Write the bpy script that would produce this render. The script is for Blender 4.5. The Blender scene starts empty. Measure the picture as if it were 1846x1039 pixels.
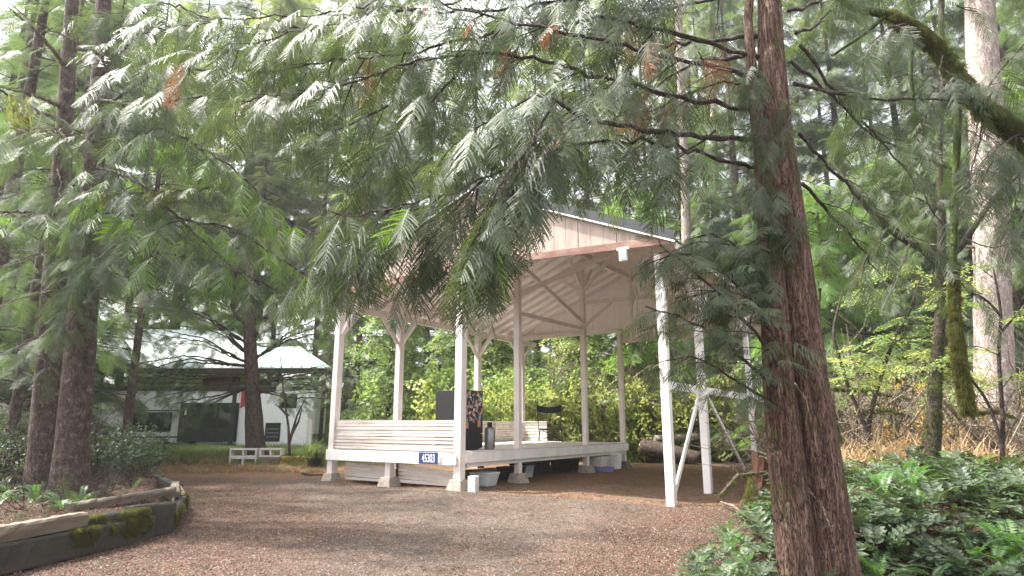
import bpy, math, random
import numpy as np
from mathutils import Matrix, Vector
R = math.radians
random.seed(7); rng = np.random.default_rng(7)
S = bpy.context.scene
C = S.collection

# ------------------------------------------------------------------ camera, sky, sun, exposure
EYE = 1.5; PITCH = R(12.3); FPX = 1137.0
cam = bpy.data.cameras.new('camera'); camo = bpy.data.objects.new('camera', cam); C.objects.link(camo)
camo.location = (0, 0, EYE); camo.rotation_euler = (R(90) + PITCH, 0, 0)
cam.sensor_width = 36; cam.lens = 36 * FPX / 1846; cam.clip_end = 2000; cam.clip_start = .05
cam.dof.use_dof = True; cam.dof.focus_distance = 7.5; cam.dof.aperture_fstop = 4.5
S.camera = camo
SUN_EL, SUN_AZ = R(58), R(-80)          # azimuth measured from +Y (view direction), negative = left
w = bpy.data.worlds.new('World'); S.world = w; w.use_nodes = True
nt = w.node_tree; nt.nodes.clear()
sky = nt.nodes.new('ShaderNodeTexSky'); sky.sky_type = 'NISHITA'; sky.sun_disc = False
sky.sun_elevation = SUN_EL; sky.sun_rotation = SUN_AZ; sky.dust_density = 4.0; sky.air_density = 1.0; sky.ozone_density = 1.0
bg = nt.nodes.new('ShaderNodeBackground'); bg.inputs[1].default_value = .15
hs = nt.nodes.new('ShaderNodeHueSaturation'); hs.inputs['Saturation'].default_value = .18
out = nt.nodes.new('ShaderNodeOutputWorld')
nt.links.new(sky.outputs[0], hs.inputs['Color']); nt.links.new(hs.outputs[0], bg.inputs[0]); nt.links.new(bg.outputs[0], out.inputs[0])
sun = bpy.data.lights.new('sun', 'SUN'); suno = bpy.data.objects.new('sun', sun); C.objects.link(suno)
sun.energy = 3.2; sun.angle = R(2); sun.color = (1, .95, .86)
sd = Vector((math.sin(SUN_AZ) * math.cos(SUN_EL), math.cos(SUN_AZ) * math.cos(SUN_EL), math.sin(SUN_EL)))
suno.rotation_euler = sd.to_track_quat('Z', 'Y').to_euler()
S.view_settings.view_transform = 'Standard'; S.view_settings.look = 'None'
S.view_settings.exposure = 2.2; S.view_settings.gamma = 1; S.view_settings.use_curve_mapping = False
S.render.engine = 'CYCLES'
S.cycles.sample_clamp_indirect = 4; S.cycles.use_denoising = True; S.cycles.denoising_prefilter = 'NONE'; S.cycles.volume_bounces = 1; S.cycles.max_bounces = 8; S.cycles.diffuse_bounces = 5

def at(px, py, y):                      # a point of the place seen at a photo pixel, y metres ahead
    dx, dz = (px - 923) / FPX, (519 - py) / FPX
    d = np.array([dx, math.cos(PITCH) - dz * math.sin(PITCH), math.sin(PITCH) + dz * math.cos(PITCH)])
    return d * (y / d[1]) + np.array([0, 0, EYE])
def at_ground(px, py, z=0):
    dx, dz = (px - 923) / FPX, (519 - py) / FPX
    d = np.array([dx, math.cos(PITCH) - dz * math.sin(PITCH), math.sin(PITCH) + dz * math.cos(PITCH)])
    return d * ((z - EYE) / d[2]) + np.array([0, 0, EYE])

# ------------------------------------------------------------------ materials
def newmat(name):
    m = bpy.data.materials.new(name); m.use_nodes = True; m.node_tree.nodes.clear()
    return m, m.node_tree
def N(nt, t, **k):
    n = nt.nodes.new(t)
    for a, v in k.items(): setattr(n, a, v)
    return n
def ramp(nt, fac, stops):
    r = N(nt, 'ShaderNodeValToRGB'); el = r.color_ramp.elements
    while len(el) < len(stops): el.new(.5)
    for e, (p, c) in zip(el, stops): e.position = p; e.color = (*c, 1) if len(c) == 3 else c
    nt.links.new(fac, r.inputs[0]); return r.outputs[0]
def noise(nt, vec, scale, detail=5, rough=.6, out='Fac'):
    n = N(nt, 'ShaderNodeTexNoise'); n.inputs['Scale'].default_value = scale; n.inputs['Detail'].default_value = detail
    n.inputs['Roughness'].default_value = rough
    if vec is not None: nt.links.new(vec, n.inputs['Vector'])
    return n.outputs[out]
def mapping(nt, scale=(1, 1, 1), src='Object'):
    tc = N(nt, 'ShaderNodeTexCoord'); mp = N(nt, 'ShaderNodeMapping'); mp.inputs['Scale'].default_value = scale
    nt.links.new(tc.outputs[src], mp.inputs[0]); return mp.outputs[0]
def mixc(nt, fac, a, b, mode='MIX'):
    m = N(nt, 'ShaderNodeMix', data_type='RGBA', blend_type=mode)
    for s, v in ((0, fac), (6, a), (7, b)):
        if hasattr(v, 'links'): nt.links.new(v, m.inputs[s])
        else: m.inputs[s].default_value = v if s == 0 else (*v, 1)
    return m.outputs[2]
def finish(nt, col, rough=.7, bump=None, bstr=.3, bdist=.02, spec=.4, metal=0):
    p = N(nt, 'ShaderNodeBsdfPrincipled'); o = N(nt, 'ShaderNodeOutputMaterial')
    if hasattr(col, 'links'): nt.links.new(col, p.inputs['Base Color'])
    else: p.inputs['Base Color'].default_value = (*col, 1)
    if hasattr(rough, 'links'): nt.links.new(rough, p.inputs['Roughness'])
    else: p.inputs['Roughness'].default_value = rough
    p.inputs['Specular IOR Level'].default_value = spec; p.inputs['Metallic'].default_value = metal
    if bump is not None:
        b = N(nt, 'ShaderNodeBump'); b.inputs['Strength'].default_value = bstr; b.inputs['Distance'].default_value = bdist
        nt.links.new(bump, b.inputs['Height']); nt.links.new(b.outputs[0], p.inputs['Normal'])
    nt.links.new(p.outputs[0], o.inputs[0]); return p
def leafmat(name, c1, c2, trans, tfac=.4, rough=.45, spec=.5):
    m, nt = newmat(name)
    oi = N(nt, 'ShaderNodeObjectInfo')
    v = mapping(nt, (1, 1, 1)); n = noise(nt, v, 9, 2)
    a = N(nt, 'ShaderNodeMath', operation='ADD'); nt.links.new(oi.outputs['Random'], a.inputs[0]); nt.links.new(n, a.inputs[1])
    b = N(nt, 'ShaderNodeMath', operation='MULTIPLY'); nt.links.new(a.outputs[0], b.inputs[0]); b.inputs[1].default_value = .5
    col = ramp(nt, b.outputs[0], [(.15, c1), (.85, c2)])
    p = N(nt, 'ShaderNodeBsdfPrincipled'); nt.links.new(col, p.inputs['Base Color'])
    p.inputs['Roughness'].default_value = rough; p.inputs['Specular IOR Level'].default_value = spec
    t = N(nt, 'ShaderNodeBsdfTranslucent'); tc = mixc(nt, .75, col, trans); nt.links.new(tc, t.inputs[0])
    mx = N(nt, 'ShaderNodeMixShader'); mx.inputs[0].default_value = tfac
    nt.links.new(p.outputs[0], mx.inputs[1]); nt.links.new(t.outputs[0], mx.inputs[2])
    o = N(nt, 'ShaderNodeOutputMaterial'); nt.links.new(mx.outputs[0], o.inputs[0]); return m
def plain(name, col, rough=.6, spec=.4, var=.15, scale=6, bstr=.15, metal=0):
    m, nt = newmat(name); v = mapping(nt); n = noise(nt, v, scale)
    dark = tuple(c * (1 - var) for c in col); lite = tuple(min(1, c * (1 + var)) for c in col)
    finish(nt, ramp(nt, n, [(.3, dark), (.7, lite)]), rough, n, bstr, .01, spec, metal); return m
def paintmat(name, col, dirt, amt=.5, grain=(1, 1, 1), rough=.6):
    m, nt = newmat(name)
    v = mapping(nt, grain); n1 = noise(nt, v, 3, 6, .65); n2 = noise(nt, mapping(nt, (1, 1, 1)), 1.3, 4, .7)
    n3 = noise(nt, v, 22, 4, .7)
    f = ramp(nt, n1, [(.45, (0, 0, 0)), (.8, (amt, amt, amt))])
    c = mixc(nt, f, col, dirt)
    f2 = ramp(nt, n3, [(.62, (0, 0, 0)), (.72, (amt * .9,) * 3)])
    c = mixc(nt, f2, c, tuple(x * .6 for x in dirt))
    c = mixc(nt, ramp(nt, n2, [(.35, (0, 0, 0)), (.75, (.35, .35, .35))]), c, tuple(x * .82 for x in col))
    finish(nt, c, rough, n3, .35, .008, .3); return m
def barkmat(name, dark, mid, lite, moss=0, vs=7, hs=34):
    m, nt = newmat(name)
    v = mapping(nt, (hs / 10, hs / 10, vs / 10)); n1 = noise(nt, v, 6, 6, .7)
    vo = N(nt, 'ShaderNodeTexVoronoi', feature='DISTANCE_TO_EDGE'); vo.inputs['Scale'].default_value = 9
    wv = N(nt, 'ShaderNodeVectorMath', operation='ADD'); nt.links.new(v, wv.inputs[0])
    nn = noise(nt, v, 4, 3, .6, 'Color'); nt.links.new(nn, wv.inputs[1]); nt.links.new(wv.outputs[0], vo.inputs['Vector'])
    c = ramp(nt, n1, [(.3, dark), (.52, mid), (.75, lite)])
    e = ramp(nt, vo.outputs['Distance'], [(0, (0, 0, 0)), (.12, (1, 1, 1))])
    c = mixc(nt, e, dark, c)
    n3 = noise(nt, mapping(nt), 5, 5, .75)
    c = mixc(nt, ramp(nt, n3, [(.6, (0, 0, 0)), (.72, (.55, .55, .55))]), c, tuple(min(1, x * 1.5 + .06) for x in lite))   # lichen flecks
    if moss:
        n4 = noise(nt, mapping(nt), 2.2, 6, .7)
        c = mixc(nt, ramp(nt, n4, [(.62 - moss * .3, (0, 0, 0)), (.74 - moss * .3, (1, 1, 1))]), c, (.055, .075, .016))
    h = mixc(nt, .5, n1, e)
    finish(nt, c, .85, h, .9, .03, .25); return m

M = {}
M['white'] = paintmat('weathered_white_paint', (.82, .79, .77), (.42, .35, .31), .45, (1, 1, .25))
M['beam'] = paintmat('shade_tinted_white_paint', (.73, .665, .63), (.47, .39, .34), .5, (1, 1, 1))  # same white paint, with the pinkish shade under the roof put into colour
M['soffit'] = paintmat('roof_underside_paint', (.86, .81, .78), (.64, .56, .51), .35, (.3, 1, 1))
M['plank'] = paintmat('peeling_white_plank_paint', (.62, .56, .52), (.26, .21, .175), .95, (.25, 1, 3))
M['deck'] = paintmat('pale_deck_paint', (.68, .63, .60), (.36, .31, .27), .6, (.3, 1, 1))
M['siding'] = paintmat('bare_pinkish_siding', (.42, .335, .285), (.24, .165, .13), .9, (2, 2, .35), .8)
M['trim'] = paintmat('red_brown_trim_board', (.20, .105, .08), (.55, .42, .36), .6, (.5, 1, 1), .7)
M['roof'] = plain('dark_grey_metal_roofing', (.035, .037, .042), .6, .4, .12, 3, .05, .0)
M['drip'] = plain('pale_drip_edge', (.7, .7, .68), .5)
M['concrete'] = plain('weathered_concrete', (.30, .26, .22), .9, .2, .35, 9, .6)
M['concrete_dark'] = plain('dark_concrete', (.16, .13, .11), .9, .2, .35, 9, .6)  # darker concrete for the rear pier and the block ledge
M['black'] = plain('black_enamel', (.012, .012, .013), .35, .5, .2)
M['blackfab'] = plain('black_fabric', (.015, .015, .017), .85, .2, .3)
M['steel'] = plain('grey_steel', (.25, .25, .26), .4, .5, .1, 5, .05, .7)
M['signblue'] = plain('sign_blue', (.018, .045, .16), .4, .5, .05)
M['signwhite'] = plain('sign_white', (.8, .8, .82), .5, .4, .03)
M['bin'] = plain('cloudy_plastic', (.55, .60, .62), .35, .5, .08)
M['binblue'] = plain('lavender_plastic', (.22, .22, .45), .4, .5, .1)
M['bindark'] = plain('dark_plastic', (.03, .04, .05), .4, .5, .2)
M['rvwhite'] = plain('trailer_white', (.88, .89, .90), .35, .5, .06)
M['rvgrey'] = plain('trailer_grey_beige', (.55, .56, .53), .45, .5, .08)
M['rvblack'] = plain('trailer_black', (.02, .02, .022), .3, .6, .2)
M['rvred'] = plain('trailer_red', (.45, .06, .05), .4, .5, .1)
m, nt = newmat('tinted_window_glass'); finish(nt, (.02, .025, .02), .06, None, spec=.9); M['glass'] = m
M['metalroof'] = plain('pale_teal_metal_roof', (.30, .43, .41), .55, .5, .08, 1, .02, .0)
M['whiteroof'] = plain('white_tarp_roof', (.45, .50, .50), .5, .4, .06, 1)
M['darkwood'] = plain('dark_shed_wood', (.06, .045, .035), .9, .2, .3)
M['yellow'] = plain('bleached_yellow_moss', (.30, .24, .08), .95, .1, .45, 14, 1)
M['cinder'] = plain('white_painted_block', (.62, .60, .57), .9, .2, .15, 12, .5)
M['timber'] = paintmat('grey_weathered_timber', (.16, .13, .10), (.06, .045, .035), .9, (.25, 3, 3), .9)
M['timberdark'] = paintmat('dark_wet_timber', (.035, .032, .028), (.075, .06, .045), .8, (.25, 3, 3), .9)
M['rust'] = plain('rotten_red_wood', (.045, .022, .014), .95, .1, .55, 8, 1)
M['logend'] = plain('cut_log_end', (.36, .30, .25), .85, .2, .3, 5, .3)
M['cedarbark'] = barkmat('red_cedar_bark', (.035, .019, .013), (.155, .092, .066), (.32, .225, .18), .20, 4, 34)
M['darkbark'] = barkmat('grey_brown_conifer_bark', (.032, .022, .018), (.115, .08, .066), (.25, .205, .185), .1, 12, 22)
M['palebark'] = barkmat('pale_tree_bark', (.20, .15, .13), (.42, .35, .31), (.66, .60, .56), .0, 5, 20)  # pale bark of the bare trunks and split logs
M['mossbark'] = barkmat('mossy_bark', (.02, .018, .010), (.05, .045, .022), (.10, .09, .05), 1.15, 8, 14)
M['darkmoss'] = barkmat('dark_bark_with_moss_patches', (.018, .014, .010), (.055, .043, .032), (.13, .11, .09), .42, 8, 16)
M['twig'] = barkmat('twig_bark', (.03, .022, .018), (.07, .052, .044), (.16, .13, .115), .1, 10, 10)
M['deadtwig'] = barkmat('dead_grey_twig', (.08, .06, .045), (.22, .17, .13), (.40, .34, .28), .2, 10, 10)
M['cedar'] = leafmat('cedar_spray_green', (.016, .026, .013), (.110, .132, .080), (.19, .27, .06), .26, .5, .3)
M['cedartip'] = leafmat('backlit_cedar_green', (.06, .12, .03), (.14, .22, .06), (.30, .52, .05), .5, .5, .35)  # brighter copy of the cedar green, backlight put into its colour
M['cedardead'] = leafmat('dead_cedar_brown', (.16, .065, .04), (.27, .12, .075), (.35, .13, .05), .3, .7, .2)
M['fir'] = leafmat('hemlock_green', (.050, .070, .042), (.12, .150, .085), (.19, .30, .07), .36, .5, .4)
M['leafy'] = leafmat('yellow_green_leaves', (.16, .24, .05), (.38, .41, .14), (.45, .50, .12), .5, .5, .4)
M['leafg'] = leafmat('mid_green_leaves', (.08, .14, .045), (.22, .29, .10), (.32, .45, .10), .45, .5, .4)
M['leafo'] = leafmat('orange_autumn_leaves', (.38, .22, .03), (.55, .34, .05), (.7, .4, .04), .45, .6, .3)
M['gloss'] = leafmat('glossy_evergreen_leaf', (.020, .038, .022), (.080, .105, .052), (.13, .20, .05), .2, .5, .35)
M['fern'] = leafmat('sword_fern_green', (.045, .10, .035), (.09, .155, .055), (.16, .38, .03), .3, .42, .6)
M['moss'] = leafmat('hanging_moss', (.045, .048, .018), (.10, .10, .04), (.3, .3, .05), .4, .9, .1)
M['grass'] = leafmat('grass_blades', (.055, .085, .032), (.16, .175, .075), (.25, .35, .07), .4, .6, .3)
M['drygrass'] = leafmat('dry_tan_stalks', (.22, .14, .08), (.40, .27, .17), (.4, .3, .15), .3, .8, .2)
M['litter'] = leafmat('brown_leaf_litter', (.035, .015, .011), (.34, .20, .15), (.3, .15, .06), .1, .8, .25)
M['pebble'] = leafmat('grey_pink_pebble', (.016, .012, .009), (.27, .23, .19), (.3, .3, .3), .0, .8, .3)

# ------------------------------------------------------------------ mesh helpers
def mesh_from(name, V, F, mats, mi=None, smooth=False):
    me = bpy.data.meshes.new(name)
    V = np.asarray(V, dtype=np.float32)
    me.from_pydata(V.tolist() if len(V) else [], [], F)
    for m in (mats if isinstance(mats, (list, tuple)) else [mats]): me.materials.append(m)
    if mi is not None: me.polygons.foreach_set('material_index', mi)
    if smooth: me.polygons.foreach_set('use_smooth', [True] * len(me.polygons))
    me.update(); return me
class MB:
    def __init__(s): s.V = []; s.F = []; s.n = 0
    def add(s, V, F):
        s.V.extend([tuple(map(float, v)) for v in V]); s.F.extend([tuple(i + s.n for i in f) for f in F]); s.n += len(V); return s
    def box(s, a, b):
        x0, y0, z0 = a; x1, y1, z1 = b
        return s.add([(x0, y0, z0), (x1, y0, z0), (x1, y1, z0), (x0, y1, z0), (x0, y0, z1), (x1, y0, z1), (x1, y1, z1), (x0, y1, z1)],
                     [(0, 3, 2, 1), (4, 5, 6, 7), (0, 1, 5, 4), (1, 2, 6, 5), (2, 3, 7, 6), (3, 0, 4, 7)])
    def frustum(s, c, w0, w1, h):
        x, y, z = c; V = []
        for hw, zz in ((w0 / 2, z), (w1 / 2, z + h)): V += [(x - hw, y - hw, zz), (x + hw, y - hw, zz), (x + hw, y + hw, zz), (x - hw, y + hw, zz)]
        return s.add(V, [(0, 3, 2, 1), (4, 5, 6, 7), (0, 1, 5, 4), (1, 2, 6, 5), (2, 3, 7, 6), (3, 0, 4, 7)])
    def bar(s, p, q, wd, ht, up=(0, 0, 1)):       # rectangular bar between two points
        p = Vector(p); q = Vector(q); d = (q - p).normalized(); u = Vector(up)
        sx = d.cross(u)
        if sx.length < 1e-3: sx = d.cross(Vector((0, 1, 0)))
        sx.normalize(); u = sx.cross(d).normalized(); V = []
        for e in (p, q):
            for a, b in ((-1, -1), (1, -1), (1, 1), (-1, 1)): V.append(e + sx * a * wd / 2 + u * b * ht / 2)
        return s.add(V, [(0, 1, 2, 3), (7, 6, 5, 4), (0, 4, 5, 1), (1, 5, 6, 2), (2, 6, 7, 3), (3, 7, 4, 0)])
    def tube(s, P, rad, seg=6, cap=True):
        P = [np.asarray(p, float) for p in P]; V = []; F = []
        for i, p in enumerate(P):
            d = P[min(i + 1, len(P) - 1)] - P[max(i - 1, 0)]; d = d / (np.linalg.norm(d) + 1e-9)
            a = np.cross(d, (0, 0, 1) if abs(d[2]) < .9 else (0, 1, 0)); a /= np.linalg.norm(a); b = np.cross(d, a)
            r = rad[i] if hasattr(rad, '__len__') else rad
            for k in range(seg):
                t = 2 * math.pi * k / seg; V.append(p + r * (math.cos(t) * a + math.sin(t) * b))
        for i in range(len(P) - 1):
            for k in range(seg):
                k2 = (k + 1) % seg; F.append((i * seg + k, i * seg + k2, (i + 1) * seg + k2, (i + 1) * seg + k))
        if cap: F.append(tuple(range(seg))[::-1]); F.append(tuple(range((len(P) - 1) * seg, len(P) * seg)))
        return s.add(V, F)
    def cyl(s, c, r0, r1, h, seg=20): return s.tube([(c[0], c[1], c[2]), (c[0], c[1], c[2] + h)], [r0, r1], seg)
    def mesh(s, name, mat, smooth=False): return mesh_from(name, s.V, s.F, mat, smooth=smooth)
def tag(o, label=None, cat=None, group=None, kind=None):
    if label: o['label'] = label
    if cat: o['category'] = cat
    if group: o['group'] = group
    if kind: o['kind'] = kind
    return o
def empty(name, loc=(0, 0, 0), rz=0, label=None, cat=None, group=None):
    o = bpy.data.objects.new(name, None); C.objects.link(o); o.location = loc; o.rotation_euler = (0, 0, rz); o.empty_display_size = .1
    return tag(o, label, cat, group)
def obj(name, me, parent=None, loc=(0, 0, 0), rot=(0, 0, 0), bevel=0, kind=None, label=None):
    o = bpy.data.objects.new(name, me); C.objects.link(o); o.parent = parent; o.location = loc; o.rotation_euler = rot
    if bevel:
        b = o.modifiers.new('bevel', 'BEVEL'); b.width = bevel; b.segments = 2; b.limit_method = 'ANGLE'
    return tag(o, label, kind=kind)
def boxpart(name, a, b, mat, parent, bevel=0, label=None):
    return obj(name, MB().box(a, b).mesh(name, mat), parent, bevel=bevel, label=label)

# ------------------------------------------------------------------ foliage prototypes (unlinked meshes, instanced by geometry nodes)
def rhomb(V, F, p, d, n, l, w):           # narrow leaf-like quad along d
    p = np.asarray(p); s = np.cross(n, d); k = len(V)
    V += [p, p + d * l * .45 + s * w / 2, p + d * l, p + d * l * .45 - s * w / 2]; F.append((k, k + 1, k + 2, k + 3))
def unit(v): v = np.asarray(v, float); return v / (np.linalg.norm(v) + 1e-9)
def cedar_spray(seed, detail=2):
    r = np.random.default_rng(seed); V = []; F = []
    nb = 12 if detail == 2 else 11; droop = r.uniform(.10, .28); sway = r.uniform(-.07, .07)
    def rach(t): return np.array([t, sway * math.sin(t * 3), -droop * t * t])
    pts = [rach(t) for t in np.linspace(0, 1, 9)]
    for a, b in zip(pts[:-1], pts[1:]):
        k = len(V); wv = np.array([0, .006, 0]); V += [a - wv, a + wv, b + wv * .8, b - wv * .8]; F.append((k, k + 1, k + 2, k + 3))
    for i in range(nb * 2):
        t = .05 + .93 * (i + .5) / (nb * 2); side = 1 if i % 2 else -1
        if r.random() < .09: continue
        L = .40 * (math.sin(math.pi * min(1, t * .80 + .17)) ** .85) * (1 - .35 * t) * r.uniform(.75, 1.12)
        if L < .035: L = .035
        ang = R(r.uniform(48, 66) - 18 * t) * side; p0 = rach(t)
        d0 = np.array([math.cos(ang), math.sin(ang), -.18]); hang = r.uniform(.05, .40)
        m = max(3, int(L / (.030 if detail == 2 else .045))); prev = p0
        for j in range(1, m + 1):
            s = j / m; fw = s * s * .35 * L
            p = p0 + d0 * L * s + np.array([fw, 0, -hang * L * s * s]); d = unit(p - prev); n = unit(np.cross(d, np.cross((0, 0, 1), d)))
            n = unit(np.array([0, 0, 1]) - d * d[2]); sv = np.cross(n, d); wd = .008 if detail == 2 else .009
            k = len(V); V += [prev - sv * wd, prev + sv * wd, p + sv * wd * .7, p - sv * wd * .7]; F.append((k, k + 1, k + 2, k + 3))
            tl = (.042 if detail == 2 else .060) * (1 - .55 * s) * r.uniform(.8, 1.15)
            for q in (-1, 1):
                dd = unit(d * .75 + sv * q * .68 + n * r.uniform(-.25, .05)); rhomb(V, F, prev + (p - prev) * .5, dd, n, tl, .017 if detail == 2 else .026)
            prev = p
        rhomb(V, F, prev, d, n, .05, .02)
    return V, F
def fir_spray(seed, detail=2):
    r = np.random.default_rng(seed); V = []; F = []; n = np.array([0, 0, 1.])
    nb = 12
    for i in range(nb * 2):
        t = .04 + .92 * i / (nb * 2); side = 1 if i % 2 else -1
        L = .42 * (1 - t) ** .7 * r.uniform(.6, 1.1) + .05; ang = R(r.uniform(42, 62)) * side
        p0 = np.array([t, 0, -.12 * t * t]); d = unit([math.cos(ang), math.sin(ang), r.uniform(-.3, .05)]); sv = np.cross(n, d)
        k = len(V); V += [p0 - sv * .004, p0 + sv * .004, p0 + d * L]; F.append((k, k + 1, k + 2))
        m = max(3, int(L / (.03 if detail == 2 else .042)))
        for j in range(m):
            p = p0 + d * L * (j + .3) / m - n * .05 * (j / m) ** 2
            for q in (-1, 1):
                rhomb(V, F, p, unit(d * .55 + sv * q + n * r.uniform(-.3, .3)), n, r.uniform(.045, .075) * (1 if detail == 2 else 1.5), .010 if detail == 2 else .017)
    for j in range(24):
        p = np.array([j / 24, 0, -.12 * (j / 24) ** 2])
        for q in (-1, 1): rhomb(V, F, p, unit([.6, q, 0]), n, .06, .016)
    return V, F
def leaf_spray(seed, big=.14, cnt=22):
    r = np.random.default_rng(seed); V = []; F = []
    for i in range(cnt):
        t = (i + .5) / cnt; side = 1 if i % 2 else -1
        p = np.array([t, side * .12 * r.random() * 2, -.1 * t * t + r.uniform(-.06, .06)])
        d = unit([.6 + r.uniform(-.3, .3), side * r.uniform(.3, 1), r.uniform(-.5, .2)]); n = unit(np.array([r.uniform(-.4, .4), r.uniform(-.4, .4), 1]))
        n = unit(n - d * (n @ d)); sv = np.cross(n, d); L = big * r.uniform(.7, 1.3)
        k = len(V)      # lobed leaf
        pr = [(0, 0), (.15, .38), (.42, .30), (.55, .55), (.70, .22), (1, 0), (.70, -.22), (.55, -.55), (.42, -.30), (.15, -.38)]
        V += [p + d * a * L + sv * b * L + n * (-.18 * abs(b)) * L for a, b in pr]; F.append(tuple(range(k, k + 10)))
    for a, b in ((0, .5), (.5, 1)):
        k = len(V); V += [np.array([a, -.004, -.1 * a * a]), np.array([a, .004, -.1 * a * a]), np.array([b, 0, -.1 * b * b])]; F.append((k, k + 1, k + 2))
    return V, F
def moss_strand(seed):
    r = np.random.default_rng(seed); V = []; F = []
    for i in range(26):
        p = np.array([r.uniform(-.3, .3), r.uniform(-.3, .3), r.uniform(-.1, .1)]); L = r.uniform(.2, 1)
        rhomb(V, F, p, unit([r.uniform(-.3, .3), r.uniform(-.3, .3), -1]), unit([r.uniform(-1, 1), r.uniform(-1, 1), 0]), L, .06)
    return V, F
def grass_tuft(seed, spread=.5):
    r = np.random.default_rng(seed); V = []; F = []
    for i in range(22):
        a = r.uniform(0, 6.28); d = unit([math.cos(a) * spread, math.sin(a) * spread, 1]); p = np.array([r.uniform(-.3, .3), r.uniform(-.3, .3), 0])
        s = np.array([-math.sin(a), math.cos(a), 0]); L = r.uniform(.5, 1.1); k = len(V); q = p + d * L * .6; t = p + d * L + np.array([math.cos(a), math.sin(a), -.6]) * .2 * L
        V += [p - s * .02, p + s * .02, q + s * .014, q - s * .014, t]; F += [(k, k + 1, k + 2, k + 3), (k + 3, k + 2, k + 4)]
    return V, F
def twig_tangle(seed):
    r = np.random.default_rng(seed); b = MB()
    for i in range(7):
        p = np.array([r.uniform(-.3, .3), r.uniform(-.3, .3), 0]); d = unit([r.uniform(-1, 1), r.uniform(-1, 1), r.uniform(.2, 1)]); P = [p]
        for j in range(4): d = unit(d + r.normal(0, .25, 3)); p = p + d * .28; P.append(p)
        b.tube(P, [.012, .010, .008, .006, .003], 3, False)
        for j in range(3):
            q = P[1 + j]; e = unit(d + r.normal(0, .8, 3)); b.tube([q, q + e * .3, q + unit(e + r.normal(0, .3, 3)) * .5], [.006, .004, .002], 3, False)
    return b.V, b.F
def pebble(seed):
    r = np.random.default_rng(seed); V = []; F = []
    for (z, rr) in ((-.3, .7), (.25, .85), (.6, .35)):
        for k in range(6): a = k * math.pi / 3; q = rr * r.uniform(.75, 1.2); V.append(np.array([q * math.cos(a) * 1.2, q * math.sin(a), z * r.uniform(.8, 1.2)]))
    for i in range(2):
        for k in range(6): F.append((i * 6 + k, i * 6 + (k + 1) % 6, i * 6 + 6 + (k + 1) % 6, i * 6 + 6 + k))
    F.append(tuple(range(12, 18))); return V, F
def chip(seed):
    r = np.random.default_rng(seed); L, W = r.uniform(.8, 1.6), r.uniform(.2, .6)
    V = [np.array([0, -W / 2, .05]), np.array([L * .5, -W / 2, .25]), np.array([L, 0, .02]), np.array([L * .5, W / 2, .2]), np.array([0, W / 2, .0])]
    return V, [(0, 1, 2), (0, 2, 4), (2, 3, 4)]
KITS = {}
def kit(name, gens, mat):
    col = bpy.data.collections.new('kit_' + name)
    for i, (V, F) in enumerate(gens):
        o = bpy.data.objects.new('proto_%s_%d' % (name, i), mesh_from(name, V, F, mat)); col.objects.link(o)
    ng = bpy.data.node_groups.new('spread_' + name, 'GeometryNodeTree')
    ng.interface.new_socket('Geometry', in_out='INPUT', socket_type='NodeSocketGeometry'); ng.interface.new_socket('Geometry', in_out='OUTPUT', socket_type='NodeSocketGeometry')
    gi = ng.nodes.new('NodeGroupInput'); go = ng.nodes.new('NodeGroupOutput'); ip = ng.nodes.new('GeometryNodeInstanceOnPoints')
    ci = ng.nodes.new('GeometryNodeCollectionInfo'); ci.inputs[0].default_value = col; ci.inputs['Separate Children'].default_value = True
    ip.inputs['Pick Instance'].default_value = True
    def attr(nm, t):
        a = ng.nodes.new('GeometryNodeInputNamedAttribute'); a.data_type = t; a.inputs[0].default_value = nm; return a.outputs[0]
    L = ng.links; L.new(gi.outputs[0], ip.inputs['Points']); L.new(ci.outputs[0], ip.inputs['Instance'])
    L.new(attr('idx', 'INT'), ip.inputs['Instance Index']); L.new(attr('rot', 'FLOAT_VECTOR'), ip.inputs['Rotation']); L.new(attr('scl', 'FLOAT_VECTOR'), ip.inputs['Scale'])
    L.new(ip.outputs[0], go.inputs[0]); KITS[name] = (ng, len(gens))
kit('cedar', [cedar_spray(i) for i in range(6)], M['cedar'])
kit('cedartip', [cedar_spray(10 + i) for i in range(3)], M['cedartip'])
kit('cedardead', [cedar_spray(20 + i) for i in range(3)], M['cedardead'])
kit('cedarfar', [cedar_spray(30 + i, 1) for i in range(5)], M['cedar'])
kit('cedarlit', [cedar_spray(40 + i, 1) for i in range(5)], M['cedartip'])
M['farleaf'] = leafmat('haze_lightened_needles', (.045, .062, .025), (.21, .235, .10), (.34, .42, .10), .5, .6, .2)  # paler needle green, haze and sunlight put into the distant trees' colour
kit('fir', [fir_spray(i) for i in range(5)], M['fir'])
kit('firfar', [fir_spray(10 + i, 1) for i in range(5)], M['fir'])
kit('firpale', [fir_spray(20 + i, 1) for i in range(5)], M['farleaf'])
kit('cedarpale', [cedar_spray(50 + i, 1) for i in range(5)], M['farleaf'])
kit('leafy', [leaf_spray(i) for i in range(5)], M['leafy'])
kit('leafg', [leaf_spray(i + 9) for i in range(5)], M['leafg'])
kit('leafo', [leaf_spray(i + 19) for i in range(3)], M['leafo'])
kit('salal', [leaf_spray(i + 29, .2, 16) for i in range(4)], M['gloss'])
kit('moss', [moss_strand(i) for i in range(4)], M['moss'])
kit('grass', [grass_tuft(i) for i in range(4)], M['grass'])
kit('drygrass', [grass_tuft(i + 5, .8) for i in range(4)], M['drygrass'])
kit('tangle', [twig_tangle(i) for i in range(5)], M['deadtwig'])
kit('darktangle', [twig_tangle(i + 8) for i in range(5)], M['twig'])
kit('pebble', [pebble(i) for i in range(6)], M['pebble'])
kit('chip', [chip(i) for i in range(6)], M['litter'])

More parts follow.
